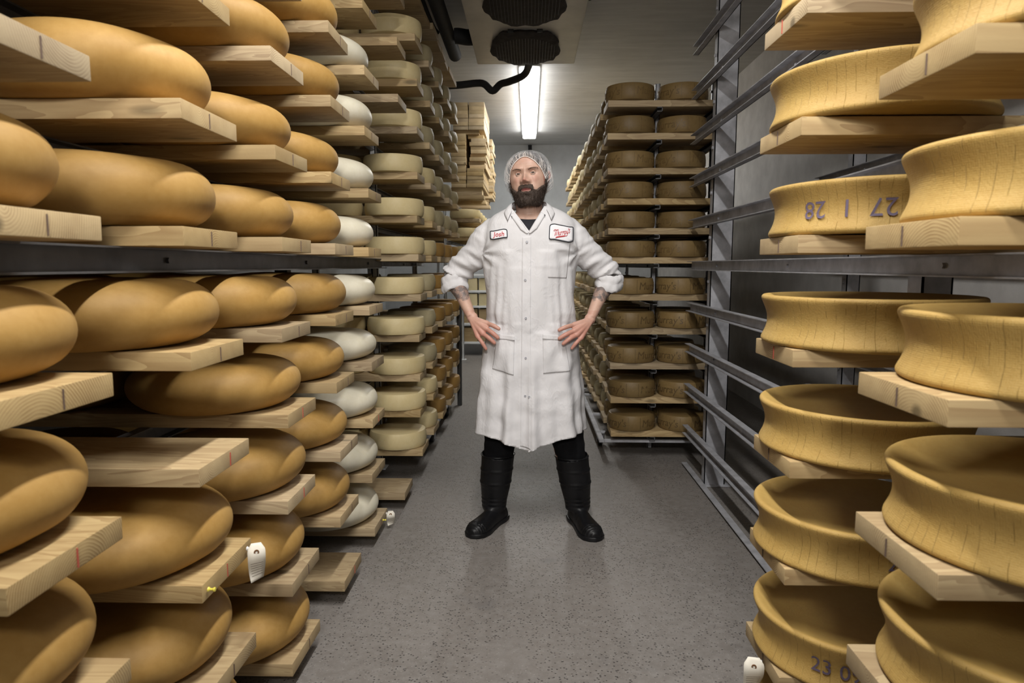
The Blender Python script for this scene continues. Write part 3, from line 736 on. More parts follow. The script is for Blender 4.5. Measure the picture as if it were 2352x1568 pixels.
def head_grid(bm, na=200, nz=150):
    rings = []
    for k in range(nz + 1):
        z = -.122 + (.110 + .122) * k / nz
        ring = []
        for i in range(na):
            # denser sampling at the face
            t = 2 * pi * i / na; a = t + .45 * sin(2 * (t - pi / 2) / 2 + pi) * .5 * (1) if False else t
            ring.append(bm.verts.new(h2w(head_pt(a, z))))
        rings.append(ring)
    for k in range(nz):
        for i in range(na): bm.faces.new((rings[k][i], rings[k][(i + 1) % na], rings[k + 1][(i + 1) % na], rings[k + 1][i]))
    bm.faces.new(rings[0][::-1]); bm.faces.new(rings[-1])
bm = bmesh.new(); head_grid(bm)
for s in (-1, 1):                                         # ears: rim and lobe
    bm2 = [h2w((s * .080, .012, -.020 + 0)), h2w((s * .090, .020, .006)), h2w((s * .094, .030, .016)), h2w((s * .095, .040, .006)), h2w((s * .092, .038, -.014)), h2w((s * .086, .026, -.034)), h2w((s * .081, .016, -.042))]
    tube(bm, spline(bm2, 4), .0055, 8); ellip(bm, h2w((s * .084, .024, -.012)), (.006, .016, .024), 14)
tube(bm, [(.002, 3.35, 1.40), (.001, 3.345, 1.50), (0, 3.338, 1.56), (-.002, 3.33, 1.62), (-.003, 3.325, 1.68)], [(.082, .075), (.068, .066), (.063, .066), (.064, .070), (.066, .072)], 32)
# upper body, arms, legs (mostly under clothes)
loft(bm, [(.80, .01, 3.31, .15, .11, .11), (1.0, .01, 3.31, .165, .125, .11), (1.2, .005, 3.31, .17, .12, .11), (1.38, .005, 3.31, .175, .11, .11), (1.46, .005, 3.32, .155, .09, .09), (1.52, .002, 3.335, .09, .07, .07), (1.55, .0, 3.34, .06, .05, .05)], 40)
for s, e2 in ((-1, 0), (1, .038)):
    tube(bm, [(s * .08, 3.32, .86), (s * .10 + e2 * .3, 3.32, .74), (s * .128 + e2 * .6, 3.31, .5), (s * .15 + e2, 3.318, .33), (s * .162 + e2 * 1.8, 3.33, .19), (s * .166 + e2 * 1.9, 3.335, .15)], [.085, .080, .055, .046, .040, .030], 20)
def arm(sh, el, wr, m, radii):
    pts = spline([sh, ((Vector(sh) + Vector(el)) * .5), el, (Vector(el) * .55 + Vector(wr) * .45), wr], 6)
    n = len(pts); tube(bm, pts, [lerp_tab(radii, k / (n - 1)) for k in range(n)], 20)
AR = [(0, .058, .055), (.25, .052, .050), (.48, .042, .042), (.60, .044, .042), (.72, .039, .036), (.86, .031, .028), (1.0, .028, .022)]
arm((-.20, 3.33, 1.44), (-.370, 3.385, 1.235), (-.272, 3.235, 1.045), 0, AR)
arm((.21, 3.33, 1.44), (.385, 3.385, 1.225), (.292, 3.235, 1.040), 0, AR)
def hand(s, wr, kn, tips, thumb):
    wr = Vector(wr)
    for k, (a, b) in enumerate(zip(kn, tips)):
        a = Vector(a); b = Vector(b); L = (b - a).length; r0 = (.0104, .0108, .0104, .0092)[k]
        mid = a.lerp(b, .42) + Vector((0, -.009, .004)); m2 = a.lerp(b, .74) + Vector((0, -.006, .003))
        tube(bm, spline([a, mid, m2, b], 4), [lerp_tab([(0, r0 * 1.05), (.4, r0), (.48, r0 * 1.06), (.8, r0 * .92), (1, r0 * .82)], i / 12)[0] for i in range(13)], 12)
        ellip(bm, b, (r0 * .86,) * 3, 10)
        tube(bm, spline([wr.lerp(a, -.05) + Vector((s * (k - 1.5) * .003, 0, 0)), wr.lerp(a, .5) + Vector((0, -.006, 0)), a], 4), [lerp_tab([(0, .0175, .015), (1, r0 * 1.42, r0 * 1.35)], i / 8) for i in range(9)], 12)
        ellip(bm, a + Vector((0, -.002, 0)), (r0 * 1.22,) * 3, 10)
    c = (wr + Vector(kn[0]) + Vector(kn[3])) / 3; ellip(bm, c + Vector((0, .004, 0)), (.036, .017, .034), 16); ellip(bm, wr + Vector((0, .004, .004)), (.027, .020, .028), 16)
    t = [Vector(p) for p in thumb]; tube(bm, spline(t, 4), [lerp_tab([(0, .016), (.5, .0125), (1, .009)], i / (4 * (len(t) - 1)))[0] for i in range(4 * (len(t) - 1) + 1)], 12)
hand(-1, (-.268, 3.228, 1.040), [(-.193, 3.187, 1.020), (-.197, 3.172, .996), (-.214, 3.170, .974), (-.238, 3.178, .958)], [(-.139, 3.150, .999), (-.143, 3.143, .958), (-.160, 3.143, .934), (-.200, 3.160, .904)],
     [(-.262, 3.25, 1.03), (-.245, 3.29, 1.02), (-.240, 3.33, 1.005), (-.236, 3.36, .99)])
hand(1, (.289, 3.228, 1.035), [(.209, 3.187, 1.014), (.211, 3.172, .988), (.222, 3.170, .970), (.243, 3.178, .953)], [(.141, 3.150, .994), (.142, 3.143, .956), (.160, 3.143, .931), (.201, 3.160, .908)],
     [(.283, 3.25, 1.03), (.268, 3.29, 1.02), (.262, 3.33, 1.005), (.258, 3.36, .99)])
bm = remesh(bm, .0030, 2, .5)
def gauss(p, c, r): return exp(-((Vector(p) - Vector(c)).length / r) ** 2)
HRi = HR.transposed()
cl = bm.loops.layers.float_color.new('zones')
lips = {}
for v in bm.verts:
    q = HRi @ (v.co - HC); red = 0; lp = 0; tt = 0
    if v.co.z > 1.56 and q.y < 0:
        red = .8 * exp(-(q.x / .014) ** 2 - ((q.z + .038) / .014) ** 2) + .40 * exp(-((abs(q.x) - .045) / .02) ** 2 - ((q.z + .03) / .018) ** 2) + .25 * exp(-(q.x / .04) ** 2 - ((q.z - .06) / .02) ** 2)
        w = .026; hh = .0095 * max(0, 1 - (q.x / w) ** 2)
        if hh > 0: lp = min(1, max(0, 1.4 - abs(q.z + .0775) / hh)) if abs(q.z + .0775) < hh * 1.4 else 0
    if abs(q.x) > .078 and q.z > -.05 and q.z < .03: red = .9
    if v.co.z < 1.08 and v.co.y < 3.25: red = .30 + .5 * max(0, min(1, (1.04 - v.co.z) / .06))
    if 1.09 < v.co.z < 1.26 and abs(v.co.x) > .29: tt = min(1, max(0, (v.co.z - (1.125 + .012 * noise.noise(v.co * 60))) / .006))
    lips[v.index] = (red, lp, tt)
for f in bm.faces:
    for l in f.loops: r_, g_, b_ = lips[l.vert.index]; l[cl] = (r_, g_, b_, 1)
# eyelids: partial shells round each eyeball, same skin
EYE = [(-.0345, -.0722, -.002), (.0345, -.0722, -.002)]
zone0 = (0.12, 0, 0, 1)
for ex, ey, ez in EYE:
    for up in (1, -1):
        n = 18; m = 7; R = .0134 if up > 0 else .0129; rows = []
        for j in range(m + 1):
            row = []
            for i in range(n + 1):
                t = i / n; az = radians(-74 + 148 * t)
                open_ = (.0046 if up > 0 else -.0034) * sin(pi * t) ** .8
                el0 = math.asin(max(-1, min(1, open_ / R))); el = el0 + (radians(60 if up > 0 else -30) - el0) * j / m
                row.append(bm.verts.new(h2w((ex + R * sin(az) * cos(el), ey - R * cos(az) * cos(el), ez + R * sin(el)))))
            rows.append(row)
        for j in range(m):
            for i in range(n):
                f = bm.faces.new((rows[j][i], rows[j][i + 1], rows[j + 1][i + 1], rows[j + 1][i]))
                for l in f.loops: l[cl] = zone0
m, nt, b = newmat('skin'); v = coords(nt)
at = nd(nt, 'ShaderNodeVertexColor', layer_name='zones'); sc = nd(nt, 'ShaderNodeSeparateColor'); lk(nt, at.outputs[0], sc.inputs[0])
c = mixc(nt, ramp(nt, ntex(nt, v, 45, 4), .35, .7), (.49, .31, .235), (.57, .375, .29))
c = mixc(nt, mth(nt, 'MULTIPLY', sc.outputs[0], .75), c, (.43, .15, .11))
c = mixc(nt, sc.outputs[1], c, (.42, .14, .13))
vo = nd(nt, 'ShaderNodeTexVoronoi', feature='DISTANCE_TO_EDGE'); mp = nd(nt, 'ShaderNodeMapping'); mp.inputs['Scale'].default_value = (34, 34, 34); lk(nt, v, mp.inputs[0])
wn = nd(nt, 'ShaderNodeTexNoise'); wn.inputs['Scale'].default_value = .9; lk(nt, mp.outputs[0], wn.inputs['Vector'])
adv = nd(nt, 'ShaderNodeVectorMath', operation='MULTIPLY_ADD'); lk(nt, wn.outputs['Color'], adv.inputs[0]); adv.inputs[1].default_value = (2.5, 2.5, 2.5); lk(nt, mp.outputs[0], adv.inputs[2]); lk(nt, adv.outputs[0], vo.inputs['Vector'])
inkf = mth(nt, 'MAXIMUM', ramp(nt, vo.outputs['Distance'], .03, .10, 1, 0), ramp(nt, ntex(nt, v, 48, 3), .42, .54, .35, .9))
c = mixc(nt, mth(nt, 'MULTIPLY', mth(nt, 'MULTIPLY', inkf, sc.outputs[2]), .92), c, (.075, .075, .08))
setcol(nt, b, c); b.inputs['Roughness'].default_value = .52; b.inputs['Subsurface Weight'].default_value = .12; b.inputs['Subsurface Radius'].default_value = (.01, .004, .002); b.inputs['Subsurface Scale'].default_value = .6
bump(nt, b, ntex(nt, v, 260, 3), .12, .001)
M['skin'] = m
body = pfinish(bm, 'body', M['skin'], recalc=False)
# eyes
M['eyewhite'] = simple('eye_white', (.50, .46, .43), .15); M['iris'] = simple('brown_iris', (.045, .022, .012), .1); M['pupil'] = simple('pupil', (.004, .004, .004), .05)
for ex, ey, ez in EYE:
    bm = bmesh.new(); c = Vector((ex, ey, ez)); gz = Vector((.22, -1, .08)).normalized()
    ellip(bm, h2w(c), (.0125, .0125, .0125), 24)
    gw = (HR @ gz).normalized()
    for f in bm.faces:
        d = (f.calc_center_median() - h2w(c)).normalized().dot(gw)
        f.material_index = 2 if d > .975 else (1 if d > .865 else 0)
    pfinish(bm, 'eye', [M['eyewhite'], M['iris'], M['pupil']])

# --- beard, brows and cropped hair
def beard_mask(x, z, front):
    ax = abs(x)
    if not front: return 1.0 if -.125 < z < -.02 and False else 0
    edge = -.054 - .024 * exp(-((ax - .044) / .020) ** 2) + .10 * max(0, (ax - .076) / .018)     # cheek line up to the sideburns
    if ax < .034: edge = -.0535 - .30 * max(0, ax - .026)
    m_ = max(0, min(1, (edge - z) / .006))
    lip = (x / .024) ** 2 + ((z + .0785) / .0085) ** 2
    m_ *= max(0, min(1, (lip - .9) / .5))
    soul = (x / .010) ** 2 + ((z + .094) / .004) ** 2
    return m_
def strand(bm, p, d, L, w, droop=.3):
    side = d.cross(Vector((0, 0, 1)));
    if side.length < .05: side = Vector((1, 0, 0))
    side = (side.normalized() + Vector((rng.uniform(-.6, .6), rng.uniform(-.6, .6), rng.uniform(-.6, .6)))).normalized()
    q1 = p + d * L * .55; q2 = p + d * L + Vector((0, 0, -L * droop))
    a = bm.verts.new(p - side * w); b_ = bm.verts.new(p + side * w); c_ = bm.verts.new(q1 + side * w * .7); d_ = bm.verts.new(q1 - side * w * .7); e_ = bm.verts.new(q2)
    bm.faces.new((a, b_, c_, d_)); bm.faces.new((d_, c_, e_))
bm = bmesh.new(); na, nz = 150, 80; grid = {}
for k in range(nz + 1):
    z = -.121 + .125 * k / nz
    for i in range(na + 1):
        a = pi + radians(-8) + (pi + radians(16)) * i / na
        p = head_pt(a, z); m_ = beard_mask(p.x, z, sin(a) < .2)
        if sin(a) > -.12: m_ *= max(0, 1 - (sin(a) + .12) / .2)
        th = .007 + .010 * max(0, min(1, (-.075 - z) / .04)) + .004 * exp(-((abs(p.x) - .03) / .012) ** 2 - ((z + .09) / .03) ** 2)
        nn = 1 + .25 * noise.noise(Vector((p.x * 90, z * 90, p.y * 90)))
        q = head_pt(a, z, th * m_ * nn) if m_ > 0 else p
        grid[k, i] = (q + Vector((0, 0, -.022 * m_ * max(0, min(1, (-.085 - z) / .035)))), m_, p)
vv = {}
def gv(k, i):
    if (k, i) not in vv: vv[k, i] = bm.verts.new(h2w(grid[k, i][0]))
    return vv[k, i]
for k in range(nz):
    for i in range(na):
        if min(grid[k, i][1], grid[k + 1, i][1], grid[k, i + 1][1], grid[k + 1, i + 1][1]) > .02:
            bm.faces.new((gv(k, i), gv(k, i + 1), gv(k + 1, i + 1), gv(k + 1, i)))
row = [vv[0, i] for i in range(na + 1) if (0, i) in vv]
if len(row) > 6:
    cb = bm.verts.new(h2w((0, -.03, -.140)))
    for a_, b_ in zip(row, row[1:]): bm.faces.new((a_, cb, b_))
for _ in range(5200):
    k = rng.randrange(0, nz); i = rng.randrange(0, na); q, m_, p = grid[k, i]
    if m_ < .35: continue
    d = Vector((p.x * 3.0, p.y * 1.6, -.10 - .05 * rng.random())); d.normalize()
    d = (d + Vector((rng.uniform(-.35, .35), rng.uniform(-.3, .3), rng.uniform(-.35, .2)))).normalized()
    strand(bm, h2w(q) , HR @ d, rng.uniform(.006, .012), .00045)
m, nt, b = newmat('beard_hair'); v = coords(nt)
tcn = nd(nt, 'ShaderNodeSeparateXYZ'); lk(nt, v, tcn.inputs[0])
grey = mth(nt, 'MULTIPLY', ramp(nt, ntex(nt, v, 300, 2), .52, .66), .38)
c = mixc(nt, grey, (.038, .022, .014), (.20, .165, .14)); setcol(nt, b, c); b.inputs['Roughness'].default_value = .6
bump(nt, b, ntex(nt, v, 700, 2), .8, .002); M['beard'] = m
pfinish(bm, 'beard', M['beard'], smooth=False, recalc=False)
bm = bmesh.new()
for s in (-1, 1):
    for _ in range(200):
        t = rng.random(); x = s * (.012 + .040 * t); z = .0165 + .0055 * sin(t * pi * .85) + rng.uniform(-.0028, .0028) - .004 * (1 - t)
        a = atan2(-sqrt(max(.01, 1 - (x / .083) ** 2)), x / .083)
        p = head_pt(a, z, .0006)
        strand(bm, h2w(p), HR @ Vector((s * .8, -.25, .25 - .5 * t)).normalized(), rng.uniform(.005, .008), .00035, .1)
M['brow'] = simple('brow_hair', (.15, .095, .06), .7); pfinish(bm, 'eyebrows', M['brow'], smooth=False, recalc=False)
def netline(a):     # height of the hairnet elastic round the head, a = azimuth; front of face is a=-pi/2
    f = -sin(a)     # 1 at the front
    if f > 0: return .079 - .150 * (1 - f) ** .88
    return -.071 - .02 * (-f)
bm = bmesh.new(); na = 120; nz = 40; rings = []
def cap_pts(out, wr=0.0, low=0.0, seed=0):
    rs = []
    for k in range(nz + 1):
        t = k / nz; r = []
        for i in range(na):
            a = 2 * pi * i / na; z0 = netline(a) - low; z = z0 + (.1095 - z0) * t
            o_ = out(a, t, z); r.append(h2w(head_pt(a, z, o_)))
        rs.append(r)
    return rs
def put_rings(bm, rs, mi=0):
    R = [[bm.verts.new(p) for p in r] for r in rs]
    for k in range(len(R) - 1):
        for i in range(na):
            f = bm.faces.new((R[k][i], R[k][(i + 1) % na], R[k + 1][(i + 1) % na], R[k + 1][i])); f.material_index = mi
    bm.faces.new(R[-1])
put_rings(bm, cap_pts(lambda a, t, z: .0022 + .001 * noise.noise(Vector((a * 9, z * 200, 0)))))
M['hair'] = simple('cropped_hair', (.050, .045, .042), .8, 0, .35, 120, .5, 300); pfinish(bm, 'hair', M['hair'])
def puff(a, t, z):
    base = .004 + .016 * min(1, t * 5) * (1 - .45 * t)
    base += .010 * max(0, -sin(a)) * 0 + .012 * (1 if sin(a) > -.3 else 0) * (1 - t) * min(1, t * 6)
    return base * (1 + .22 * noise.noise(Vector((cos(a) * 7, sin(a) * 7, t * 5)))) + .0016 * sin(a * 37) * min(1, t * 4) * (1 - t)
bm = bmesh.new(); put_rings(bm, cap_pts(puff, low=.004))
m, nt, b = newmat('hairnet_fabric'); v = coords(nt, (1, 1, 1))
tr = nd(nt, 'ShaderNodeBsdfTransparent'); mx = nd(nt, 'ShaderNodeMixShader'); out = nt.nodes['Material Output']
setcol(nt, b, (.85, .83, .84)); b.inputs['Roughness'].default_value = .6
mp = nd(nt, 'ShaderNodeMapping'); mp.inputs['Scale'].default_value = (1, 1, .35); lk(nt, v, mp.inputs[0])
wr_ = ntex(nt, mp.outputs[0], 70, 3, .6, 1.5); rid = mth(nt, 'ABSOLUTE', mth(nt, 'SUBTRACT', wr_, .5))
fac = mth(nt, 'MAXIMUM', ramp(nt, rid, 0, .03, .5, .12), ramp(nt, ntex(nt, v, 400, 2), .45, .6, .08, .2))
lk(nt, fac, mx.inputs[0]); lk(nt, tr.outputs[0], mx.inputs[1]); lk(nt, b.outputs[0], mx.inputs[2]); lk(nt, mx.outputs[0], out.inputs['Surface'])
M['net'] = m; M['netedge'] = simple('hairnet_elastic', (.80, .74, .70), .7)
net = pfinish(bm, 'hairnet', M['net'])
bm = bmesh.new()
ed = [h2w(head_pt(2 * pi * i / 120, netline(2 * pi * i / 120) - .004, .0045)) for i in range(120)]
tube(bm, ed + [ed[0]], .0017, 8)
for _ in range(95):                                    # gathered folds running up from the elastic
    a = rng.uniform(0, 2 * pi); a = rng.uniform(pi + .05, 2 * pi - .05) if rng.random() < .7 else a
    L = rng.uniform(.15, .65); sw = rng.uniform(-.25, .25); pts = []
    for j in range(8):
        t = L * j / 7; aa = a + sw * t; z0 = netline(aa) - .004; z = z0 + (.1095 - z0) * t
        pts.append(h2w(head_pt(aa, z, puff(aa, t, z) + .0005)))
    tube(bm, pts, [.0007 * (1 - .75 * j / 7) for j in range(8)], 5)
o = finish(bm, 'elastic_edge', M['netedge'], net, recalc=False)
o.data.transform(Matrix.Translation(-PO))

# --- trousers and boots
M['trousers'] = simple('black_trousers', (.006, .006, .007), .95, 0, .3, 30, .3, 40, spec=.15)
bm = bmesh.new()
for s, xo in ((-1, 0), (1, 1)):
    tube(bm, spline([(s * .085, 3.32, .88), (s * .105 + xo * .02, 3.315, .70), (s * .130 + xo * .048, 3.31, .50), (s * .150 + xo * .060, 3.315, .36), (s * .160 + xo * .062, 3.325, .25)], 6), [lerp_tab([(0, .11), (.4, .095), (.7, .076), (1, .060)], i / 24)[0] for i in range(25)], 28)
ellip(bm, (.005, 3.32, .90), (.16, .12, .12), 24)
bm = remesh(bm, .009, 4)
for v in bm.verts:
    v.co += v.normal * (.005 * noise.noise(Vector((v.co.x * 14, v.co.y * 14, v.co.z * 30))))
pfinish(bm, 'trousers', M['trousers'], recalc=False)
M['boot'] = simple('black_rubber_boot', (.007, .007, .008), .42, 0, .25, 20, .12, 50, spec=.3)
def boot(top, ank, heel, toe, wtop, lean):
    bm = bmesh.new(); top = Vector(top); ank = Vector(ank); heel = Vector(heel); toe = Vector(toe)
    d = (toe - heel).normalized(); sd = Vector((-d.y, d.x, 0))
    tube(bm, spline([top, top.lerp(ank, .5), ank, ank + Vector((0, 0, -.05))], 6), [lerp_tab([(0, wtop, wtop), (.35, wtop * .93, wtop * .95), (.67, .062, .066), (1, .056, .062)], i / 18) for i in range(19)], 32)
    L = (toe - heel).length; rows = []
    # foot: sections along its length: (t, half width, height, z centre)
    for t, w, h in ((0.0, .020, .035), (.05, .038, .055), (.18, .044, .075), (.36, .043, .078), (.52, .047, .062), (.68, .055, .052), (.82, .056, .050), (.93, .045, .043), (.985, .025, .028), (1.0, .01, .015)):
        c = heel.lerp(toe, t); ring = []
        for i in range(28):
            a = 2 * pi * i / 28; ca, sa = cos(a), sin(a)
            x = w * abs(ca) ** .75 * (1 if ca > 0 else -1); z = .018 + (h * sa if sa > 0 else .012 * sa)
            ring.append(bm.verts.new(c + sd * x + Vector((0, 0, z))))
        rows.append(ring)
    for k in range(len(rows) - 1):
        for i in range(28): bm.faces.new((rows[k][i], rows[k][(i + 1) % 28], rows[k + 1][(i + 1) % 28], rows[k + 1][i]))
    bm.faces.new(rows[0][::-1]); bm.faces.new(rows[-1])
    bm = remesh(bm, .0055, 6)
    for f in [f for f in bm.faces if f.normal.z > .8 and f.calc_center_median().z > top.z - .02]: bm.faces.remove(f)
    for v in bm.verts:                                  # creases on the instep and the shaft
        t = (v.co - heel).dot(d) / L; z = v.co.z
        if .085 < z < .15 and (v.co - ank).dot(d) > 0: v.co += v.normal * (.0016 * sin(z * 300))
        if t > .80 and z > .022: v.co += v.normal * (.0016 * sin(t * 160))
        if z > .2: v.co += v.normal * (.004 * noise.noise(v.co * 9))
        if abs(z - .285) < .006 or abs(z - .22) < .004: v.co += v.normal * .003
    o = pfinish(bm, 'boot', M['boot'], recalc=False)
    sm = o.modifiers.new('t', 'SOLIDIFY'); sm.thickness = .003
    bm = bmesh.new(); n = 48; R = []                    # sole
    for z, g in ((0.0, .0), (.004, .004), (.018, .005), (.022, .003)):
        ring = []
        for i in range(n):
            a = 2 * pi * i / n; t = .5 - .5 * cos(a)
            w = lerp_tab([(0, .012), (.06, .040), (.2, .046), (.38, .042), (.55, .049), (.74, .058), (.88, .052), (.97, .028), (1, .008)], t)[0]
            ring.append(bm.verts.new(heel.lerp(toe, t * 1.0) + d * (g * (-cos(a))) + sd * ((w + g) * (1 if sin(a) > 0 else -1) * min(1, abs(sin(a)) * 3)) + Vector((0, 0, z))))
        R.append(ring)
    for k in range(3):
        for i in range(n): bm.faces.new((R[k][i], R[k][(i + 1) % n], R[k + 1][(i + 1) % n], R[k + 1][i]))
    bm.faces.new(R[0][::-1]); bm.faces.new(R[-1])
    bmesh.ops.translate(bm, verts=bm.verts, vec=-PO); finish(bm, 'sole', M['boot'], o)
    bm = bmesh.new(); pts = [top + Vector((cos(a) * wtop * 1.02, sin(a) * wtop * 1.02, -.002 + .0 * cos(a * 1 + lean))) for a in [2 * pi * i / 32 for i in range(33)]]
    tube(bm, pts, .0022, 6); bmesh.ops.translate(bm, verts=bm.verts, vec=-PO); finish(bm, 'top_rim', M['boot'], o)
boot((-.152, 3.315, .362), (-.172, 3.335, .12), (-.128, 3.410, 0), (-.272, 3.115, 0), .083, pi)
boot((.214, 3.315, .355), (.247, 3.335, .12), (.232, 3.415, 0), (.318, 3.09, 0), .083, 0)

# --- black t-shirt
M['tee'] = simple('black_cotton', (.014, .014, .018), .9, 0, .2, 40, .3, 200)
bm = bmesh.new()
def teez(x, s_): return 1.503 + .50 * x * x * 10 * .12 * 6 + (.035 if s_ > 0 else 0) if True else 0
loft(bm, [(1.15, .005, 3.31, .185, .135, .12), (1.34, .005, 3.31, .185, .128, .12), (1.44, .003, 3.315, .165, .112, .10), (1.48, .002, 3.32, .125, .105, .09), (lambda x, s_: 1.505 + 2.2 * x * x + (.03 if s_ > 0 else 0), .0, 3.328, .078, .093, .082)], 64, cap=False)
o = pfinish(bm, 't_shirt', M['tee']); sm = o.modifiers.new('t', 'SOLIDIFY'); sm.thickness = .003

# --- lab coat
m, nt, b = newmat('white_cotton_twill'); v = coords(nt); setcol(nt, b, mixc(nt, ramp(nt, ntex(nt, v, 4, 4), .35, .7), (.60, .588, .595), (.66, .65, .658))); b.inputs['Roughness'].default_value = .85; b.inputs['Specular IOR Level'].default_value = .2
mp = nd(nt, 'ShaderNodeMapping'); mp.inputs['Scale'].default_value = (1, 1, .55); lk(nt, v, mp.inputs[0])
w1 = ntex(nt, mp.outputs[0], 13, 3, .5, .5); rdg = ramp(nt, mth(nt, 'ABSOLUTE', mth(nt, 'SUBTRACT', w1, .5)), 0, .2, 1, 0)
w2 = ntex(nt, mp.outputs[0], 27, 2, .5, .8); rdg2 = ramp(nt, mth(nt, 'ABSOLUTE', mth(nt, 'SUBTRACT', w2, .5)), 0, .12, 1, 0)
rdg2 = mth(nt, 'MULTIPLY', rdg2, ramp(nt, ntex(nt, v, 5, 2), .42, .62))
bump(nt, b, mth(nt, 'ADD', mth(nt, 'ADD', mth(nt, 'MULTIPLY', rdg, .8), mth(nt, 'MULTIPLY', rdg2, .5)), mth(nt, 'MULTIPLY', ntex(nt, v, 48, 3), .35)), .24, .006); M['coat'] = m

bm = bmesh.new()
CR = [(.43, .003, .274, .205, .20), (.60, .006, .262, .185, .18), (.75, .008, .247, .170, .165), (.87, .010, .238, .160, .155), (.98, .010, .226, .152, .148), (1.06, .009, .215, .150, .142), (1.15, .006, .212, .152, .140),
      (1.25, .006, .218, .152, .138), (1.33, .008, .227, .150, .136), (1.40, .008, .231, .146, .132), (1.45, .008, .226, .138, .124), (1.49, .008, .214, .126, .112), (1.520, .008, .192, .112, .098), (1.543, .007, .158, .098, .085), (1.562, .005, .118, .086, .076), (1.580, .001, .082, .076, .074)]
rows = [(.385, CR[0][1], 3.31, CR[0][2], CR[0][3], CR[0][4])]
zz = .43
while zz < 1.58:
    xc, hw, hf, hb = lerp_tab(CR, zz); rows.append((zz, xc, 3.31, hw, hf, hb)); zz += .02
loft(bm, rows, 140, 2.25)
def sleeve(pts, rad): tube(bm, spline(pts, 8), [lerp_tab(rad, i / (8 * (len(pts) - 1))) for i in range(8 * (len(pts) - 1) + 1)], 32)
SRAD = [(0, .060, .078), (.2, .070, .074), (.45, .064, .068), (.7, .066, .066), (.88, .068, .064), (1, .062, .058)]
sleeve([(-.150, 3.315, 1.455), (-.205, 3.325, 1.415), (-.252, 3.34, 1.355), (-.305, 3.36, 1.305), (-.352, 3.375, 1.262), (-.366, 3.365, 1.225)], SRAD)
sleeve([(.165, 3.315, 1.455), (.220, 3.325, 1.415), (.268, 3.34, 1.360), (.325, 3.36, 1.310), (.375, 3.375, 1.265), (.392, 3.365, 1.225)], SRAD)
bm = remesh(bm, .0065, 5)
def fold(v):
    x, y, z = v.co; d = 0.0
    ang = atan2(y - 3.31, x); fr = max(0, -sin(ang))
    tw = 1.0 if z < 1.0 else max(0.0, min(1.0, (.262 - abs(x - .008)) / .055)); tw = tw * tw * (3 - 2 * tw); torso = tw > 0; D = 0.0
    if z < 1.02:                                          # skirt drapes
        k = min(1, (1.02 - z) / .45)
        w = noise.noise(Vector((ang * 1.1, 3.1, z * .9)))
        d += k * (.011 * sin(ang * 9 + 1.5 * w + 1.2) + .007 * sin(ang * 17 + 2 * w)) + .009 * noise.noise(Vector((x * 7, y * 7, z * 9))) + .004 * noise.noise(Vector((x * 19, y * 19, z * 22)))
        for hx, s_ in ((-.19, -1), (.20, 1)):             # diagonal pulls from the hands to the hem
            u = (x - hx) * .8 + (z - .95) * .35 * -s_
            d += .006 * sin(u * 60) * exp(-((x - hx) / .10) ** 2) * max(0, min(1, (z - .55) / .2))
    D = d; d = 0.0
    if .98 < z < 1.36 and torso:                          # gathers above the hands
        for hx in (-.165, .175):
            g = exp(-((x - hx * (1 + .15 * (z - 1.0))) / .062) ** 2) * max(0, min(1, (1.36 - z) / .16)) * fr
            d += g * (.0055 * sin((x - hx) * 175 + (z - 1.0) * (12 if hx > 0 else -12) + 1.5 * noise.noise(Vector((x * 6, 1, z * 4)))))
        d += .011 * noise.noise(Vector((x * 9, y * 6, z * 4))) + .008 * noise.noise(Vector((x * 22, y * 10, z * 7)))
        d -= .016 * max(0, 1 - abs(z - 1.015) / .05) * exp(-((abs(x - .005) - .175) / .05) ** 2)
    if z > 1.28 and torso:                                # chest pulls fanning from the armpits
        for ax, s_ in ((-.225, 1), (.24, -1)):
            r = sqrt((x - ax) ** 2 + (z - 1.35) ** 2); th = atan2(z - 1.35, (x - ax) * s_)
            d += .007 * sin(th * 8 + .6) * exp(-(r / .095) ** 2)
        d += .006 * noise.noise(Vector((x * 8, y * 6, z * 5))) + .003 * noise.noise(Vector((x * 20, y * 12, z * 14)))
    D += d * tw; d = 0.0
    if tw < 1:                                            # sleeve wrinkles, tighter towards the elbow
        s_ = 1 if x > 0 else -1; u = (abs(x) * .62 - z * .78); wv = (abs(x) * .78 + z * .62)
        k = min(1, max(.25, (1.42 - z) / .16))
        q = noise.noise(Vector((x * 9, y * 9, z * 9)))
        d += k * (.0075 * sin(u * 105 + 2.6 * q + 3 * sin(wv * 9)) + .004 * sin(u * 190 + 4 * q + s_)) + .005 * q
        D += d * (1 - tw)
    return D
dd = [fold(v) for v in bm.verts]; nn = [v.normal.copy() for v in bm.verts]
for v, d_, n_ in zip(bm.verts, dd, nn): v.co += n_ * d_
for _ in range(2): bmesh.ops.smooth_vert(bm, verts=bm.verts, factor=.5, use_axis_x=True, use_axis_y=True, use_axis_z=True)
def hemz(x): return .486 - .058 * max(0, 1 - abs(x + .002) / .21) ** 1.25
def vcut(c):
    x, z = c.x - .0, c.z
    if z > 1.568: return True
    if z > 1.49 and (x / .086) ** 2 + ((c.y - 3.335) / .092) ** 2 < 1: return True
    if z < .60 and z < hemz(x): return True
    if c.y < 3.30 and z > 1.449:
        t = (z - 1.449) / .085
        return -.064 * t < x < .051 * t
    return False
for (px_, dz_) in ((-.064, -1), (.051, 1)):
    dv = Vector((px_, 0, .085)).normalized(); nrm_ = Vector((dv.z, 0, -dv.x))
    geo_ = [f for f in bm.faces if f.calc_center_median().z > 1.43 and f.calc_center_median().y < 3.32 and abs(f.calc_center_median().x) < .14]
    geo_ = geo_ + list({e for f in geo_ for e in f.edges}) + list({v for f in geo_ for v in f.verts})
    bmesh.ops.bisect_plane(bm, geom=geo_, plane_co=Vector((0, 3.2, 1.449)), plane_no=nrm_, dist=1e-5)
